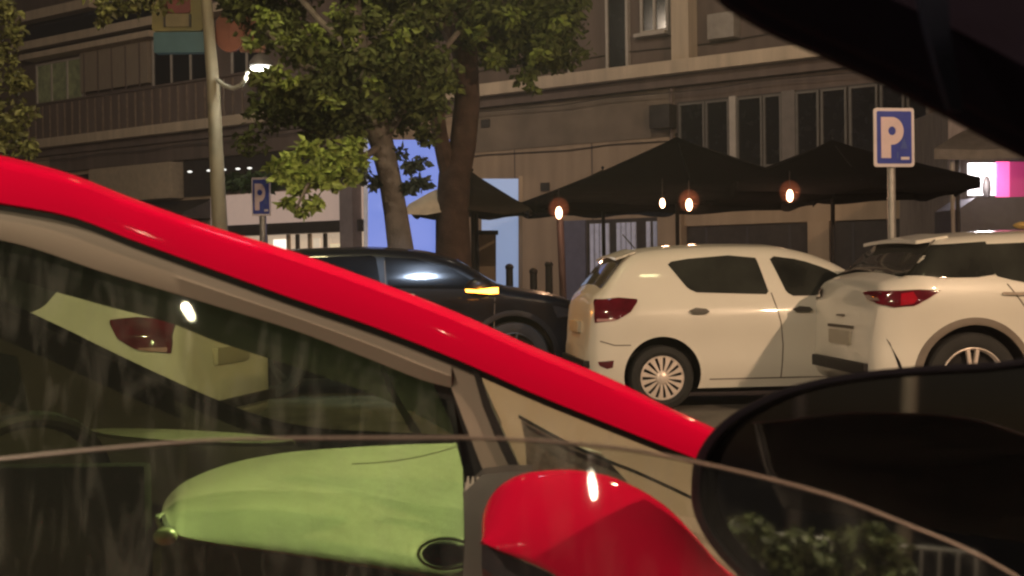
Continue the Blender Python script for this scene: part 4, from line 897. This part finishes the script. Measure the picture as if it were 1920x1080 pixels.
# ---------------------------------------------------------------- the car the view is taken from
OC = thing('own_car', (0.3,.3,0), 'black car we look out of: dark roof pillar, lowered window and black door mirror', 'car')
pil = [(1290,-120),(1365,-20),(1450,35),(1560,85),(1680,140),(1780,190),(1870,238),(1990,300)]
P_ = rs(pil, 30)
m_pil = mat('dark_headliner', (.0025,.0015,.005), .9, spec=.05, var=.35, scale=8, bump=.1)
rows = [[at(x, y, .62) for x, y in P_], [at(x+6, y-14, .59) for x, y in P_], [at(x+60, y-110, .57) for x, y in P_], [at(x+190, y-300, .60) for x, y in P_], [at(x+380, y-560, .66) for x, y in P_]]
MB().slab(rows, (0,.03,0)).build('roof_pillar', m_pil, OC, True, auto=60)
MB().slab([[at(1722,-20,.555), at(1778,-20,.555)],[at(1740,60,.553), at(1782,60,.553)],[at(1762,140,.56), at(1796,140,.56)],[at(1782,205,.575), at(1806,208,.575)]], (0,.006,0)).build('pillar_light_streak', mat('streak_grey', (.005,.006,.012), .8, spec=.03), OC, True)  # faint light streak on the pillar, painted as a paler strip
# window glass wound part way down
ge = [(-300,885),(0,862),(170,845),(470,824),(870,822),(1010,828),(1150,840),(1310,869),(1560,932),(1700,985),(1820,1035),(1960,1115)]
G_ = rs(ge, 60)
MB().slab([[at(x,y,.66) for x,y in G_],[at(x,y+ (1300-y)*.5,.645) for x,y in G_],[at(x,1300,.62) for x,y in G_]], (0,.0035,0)).build('door_window', glass('own_side_glass', (.95,.96,.94), .045, veil=.006), OC, True)
MB().tube([at(x,y-1,.662) for x,y in G_], .0011, 6).build('glass_edge', mat('glass_edge', (.17,.125,.11), .4), OC, True)
# black door mirror
mo = [(1296,905),(1298,880),(1308,850),(1330,815),(1365,782),(1410,755),(1480,725),(1560,706),(1650,693),(1750,685),(1850,680),(1960,668),(2060,660)]
ml = [(1296,905),(1296,935),(1302,965),(1318,1000),(1342,1035),(1375,1070),(1415,1105),(1470,1140),(1550,1175),(1650,1205),(1760,1225),(1900,1235),(2060,1240)]
A_ = pl(mo, 40); B_ = pl(ml, 40); Ym = .92
MC = at(1600, 900, Ym+.035)
vd = (MC - CAM).normalized(); want = Vector((-.80,-.60,.0)).normalized()      # centre ray leaves in this direction
mn = (want - vd).normalized()
def onm(px, py):
    d = ray(px,py); return CAM + d*((MC-CAM).dot(mn)/d.dot(mn))
def mring(s, dy):     # both curves shrunk towards the centre line, lying dy behind the mirror plane
    cx, cy = 1700, 950
    return [at(cx+(x-cx)*s, cy+(y-cy)*s, onm(cx+(x-cx)*s, cy+(y-cy)*s).y+dy-.012) for x, y in A_ + B_[::-1]]
MBh = MB().grid([mring(.935,.022), mring(.945,.0), mring(.96,-.006), mring(.985,.004), mring(1,.02), mring(1.0,.10), mring(.985,.22), mring(.90,.30), mring(.5,.34), mring(.1,.35)], True)
hs = MBh.build('door_mirror', mat('mirror_black', (.004,.003,.006), .6, coat=.0, spec=.06, var=.2), OC, True, auto=70)
# mirror glass, turned so it looks back past the camera
mir = bpy.data.materials.new('mirror_glass'); mir.use_nodes = True
pb = mir.node_tree.nodes['Principled BSDF']; pb.inputs['Metallic'].default_value = 1; pb.inputs['Roughness'].default_value = .03
nz = mir.node_tree.nodes.new('ShaderNodeTexNoise'); nz.inputs['Scale'].default_value = 4
rp = mir.node_tree.nodes.new('ShaderNodeValToRGB'); rp.color_ramp.elements[0].color = (.27,.27,.31,1); rp.color_ramp.elements[1].color = (.32,.32,.36,1)
mir.node_tree.links.new(nz.outputs['Fac'], rp.inputs[0]); mir.node_tree.links.new(rp.outputs[0], pb.inputs['Base Color'])
ring = [onm(1700+(x-1700)*.93, 950+(y-950)*.93) for x, y in A_] + [onm(1700+(x-1700)*.93, 950+(y-950)*.93) for x, y in B_[::-1]]
MB().prism(ring, -mn*.004).build('mirror_glass', mir, hs, True, smooth=False)
def refl(px, py, dist):       # where the thing seen in the mirror at this pixel stands
    v = CAM + ray(px,py).normalized()*dist; return v - 2*(v-MC).dot(mn)*mn
print('mirror normal', tuple(mn), 'plants at', tuple(refl(1550,1030,5)))
# planter with mesh fence, posts and far lamps behind the camera, seen in the mirror
rnd2 = random.Random(11)
pls = []
for px, py, r in ((1400,1000,30),(1430,1030,34),(1470,1040,34),(1500,1020,26),(1590,1020,26),(1630,1010,24),(1660,1035,34),(1610,1050,34),(1540,1060,34),(1480,1075,40),(1580,1080,40),(1680,1075,30)):
    c = refl(px,py-8,4.5); pls.append((c, r*4.5/F, 60))
hg = leaves(pls, rnd2, .05).build('hedge_plant', mat('hedge_leaves', (.12,.15,.055), .6, island=.5), smooth=False); tag(hg, 'leafy green planting reflected in the black door mirror', 'plant')
cA, cB = refl(1395,1075,4.9), refl(1830,1075,4.9)
fz = refl(1500,1005,4.9).z
def post(px, Yd, r, m, label, z1=4.0):
    c = refl(px, 950, Yd); tag(MB().tube([(c.x,c.y,0),(c.x,c.y,z1)], r, 12).build('post', m), label, 'post')
post(1697, 5.2, .032, mat('post_tan', (.15,.12,.09), .6), 'tan post reflected in the black door mirror, right of the plants')
post(1490, 9, .05, mat('post_brown', (.10,.08,.07), .6), 'faint brown post reflected at the left in the black door mirror')
fm = MB()
for k in range(14):
    p_ = cA.lerp(cB, k/13); fm.tube([(p_.x,p_.y,0),(p_.x,p_.y,fz)], .006, 6)
for k in range(4): fm.tube([(cA.x,cA.y,fz*(k+1)/4), (cB.x,cB.y,fz*(k+1)/4)], .006, 6)
tag(fm.build('wire_fence', galv), 'low wire mesh fence behind the plants in the door mirror', 'fence')
for i, (px, py, c) in enumerate(((1553,900,(1,.8,.55)),(1570,903,(1,.5,.15)),(1577,904,(1,.9,.6)),(1612,908,(.9,.95,1)),(1623,911,(.8,.9,1)))):
    tag(MB().ball(refl(px,py,42), .055).build('distant_lamp', emis('far_%d' % i, c, 6)), 'tiny distant lamp in the row reflected in the black door mirror', 'lamp', 'distant lamps in the mirror')
pc_ = sum((p[0] for p in pls), Vector())/len(pls)
light('plant_fill', pc_ + Vector((.3,.3,1.5)), 'POINT', 110, (1,.9,.55), .1)  # unseen light added to brighten the plants for the mirror


# ---------------------------------------------------------------- thin haze added to veil the blacks and give lamps a glow
hz_ = bpy.data.materials.new('haze_volume'); hz_.use_nodes = True; nt = hz_.node_tree
for n in list(nt.nodes):
    if n.type != 'OUTPUT_MATERIAL': nt.nodes.remove(n)
pv = nt.nodes.new('ShaderNodeVolumePrincipled'); pv.inputs['Color'].default_value = (.85,.85,.9,1); pv.inputs['Density'].default_value = .0025; pv.inputs['Anisotropy'].default_value = .5
nt.links.new(pv.outputs[0], nt.nodes['Material Output'].inputs['Volume'])
hb = MB().box((-240,-170,-1),(240,270,30)).build('added_haze', hz_, smooth=False); hb['kind'] = 'stuff'
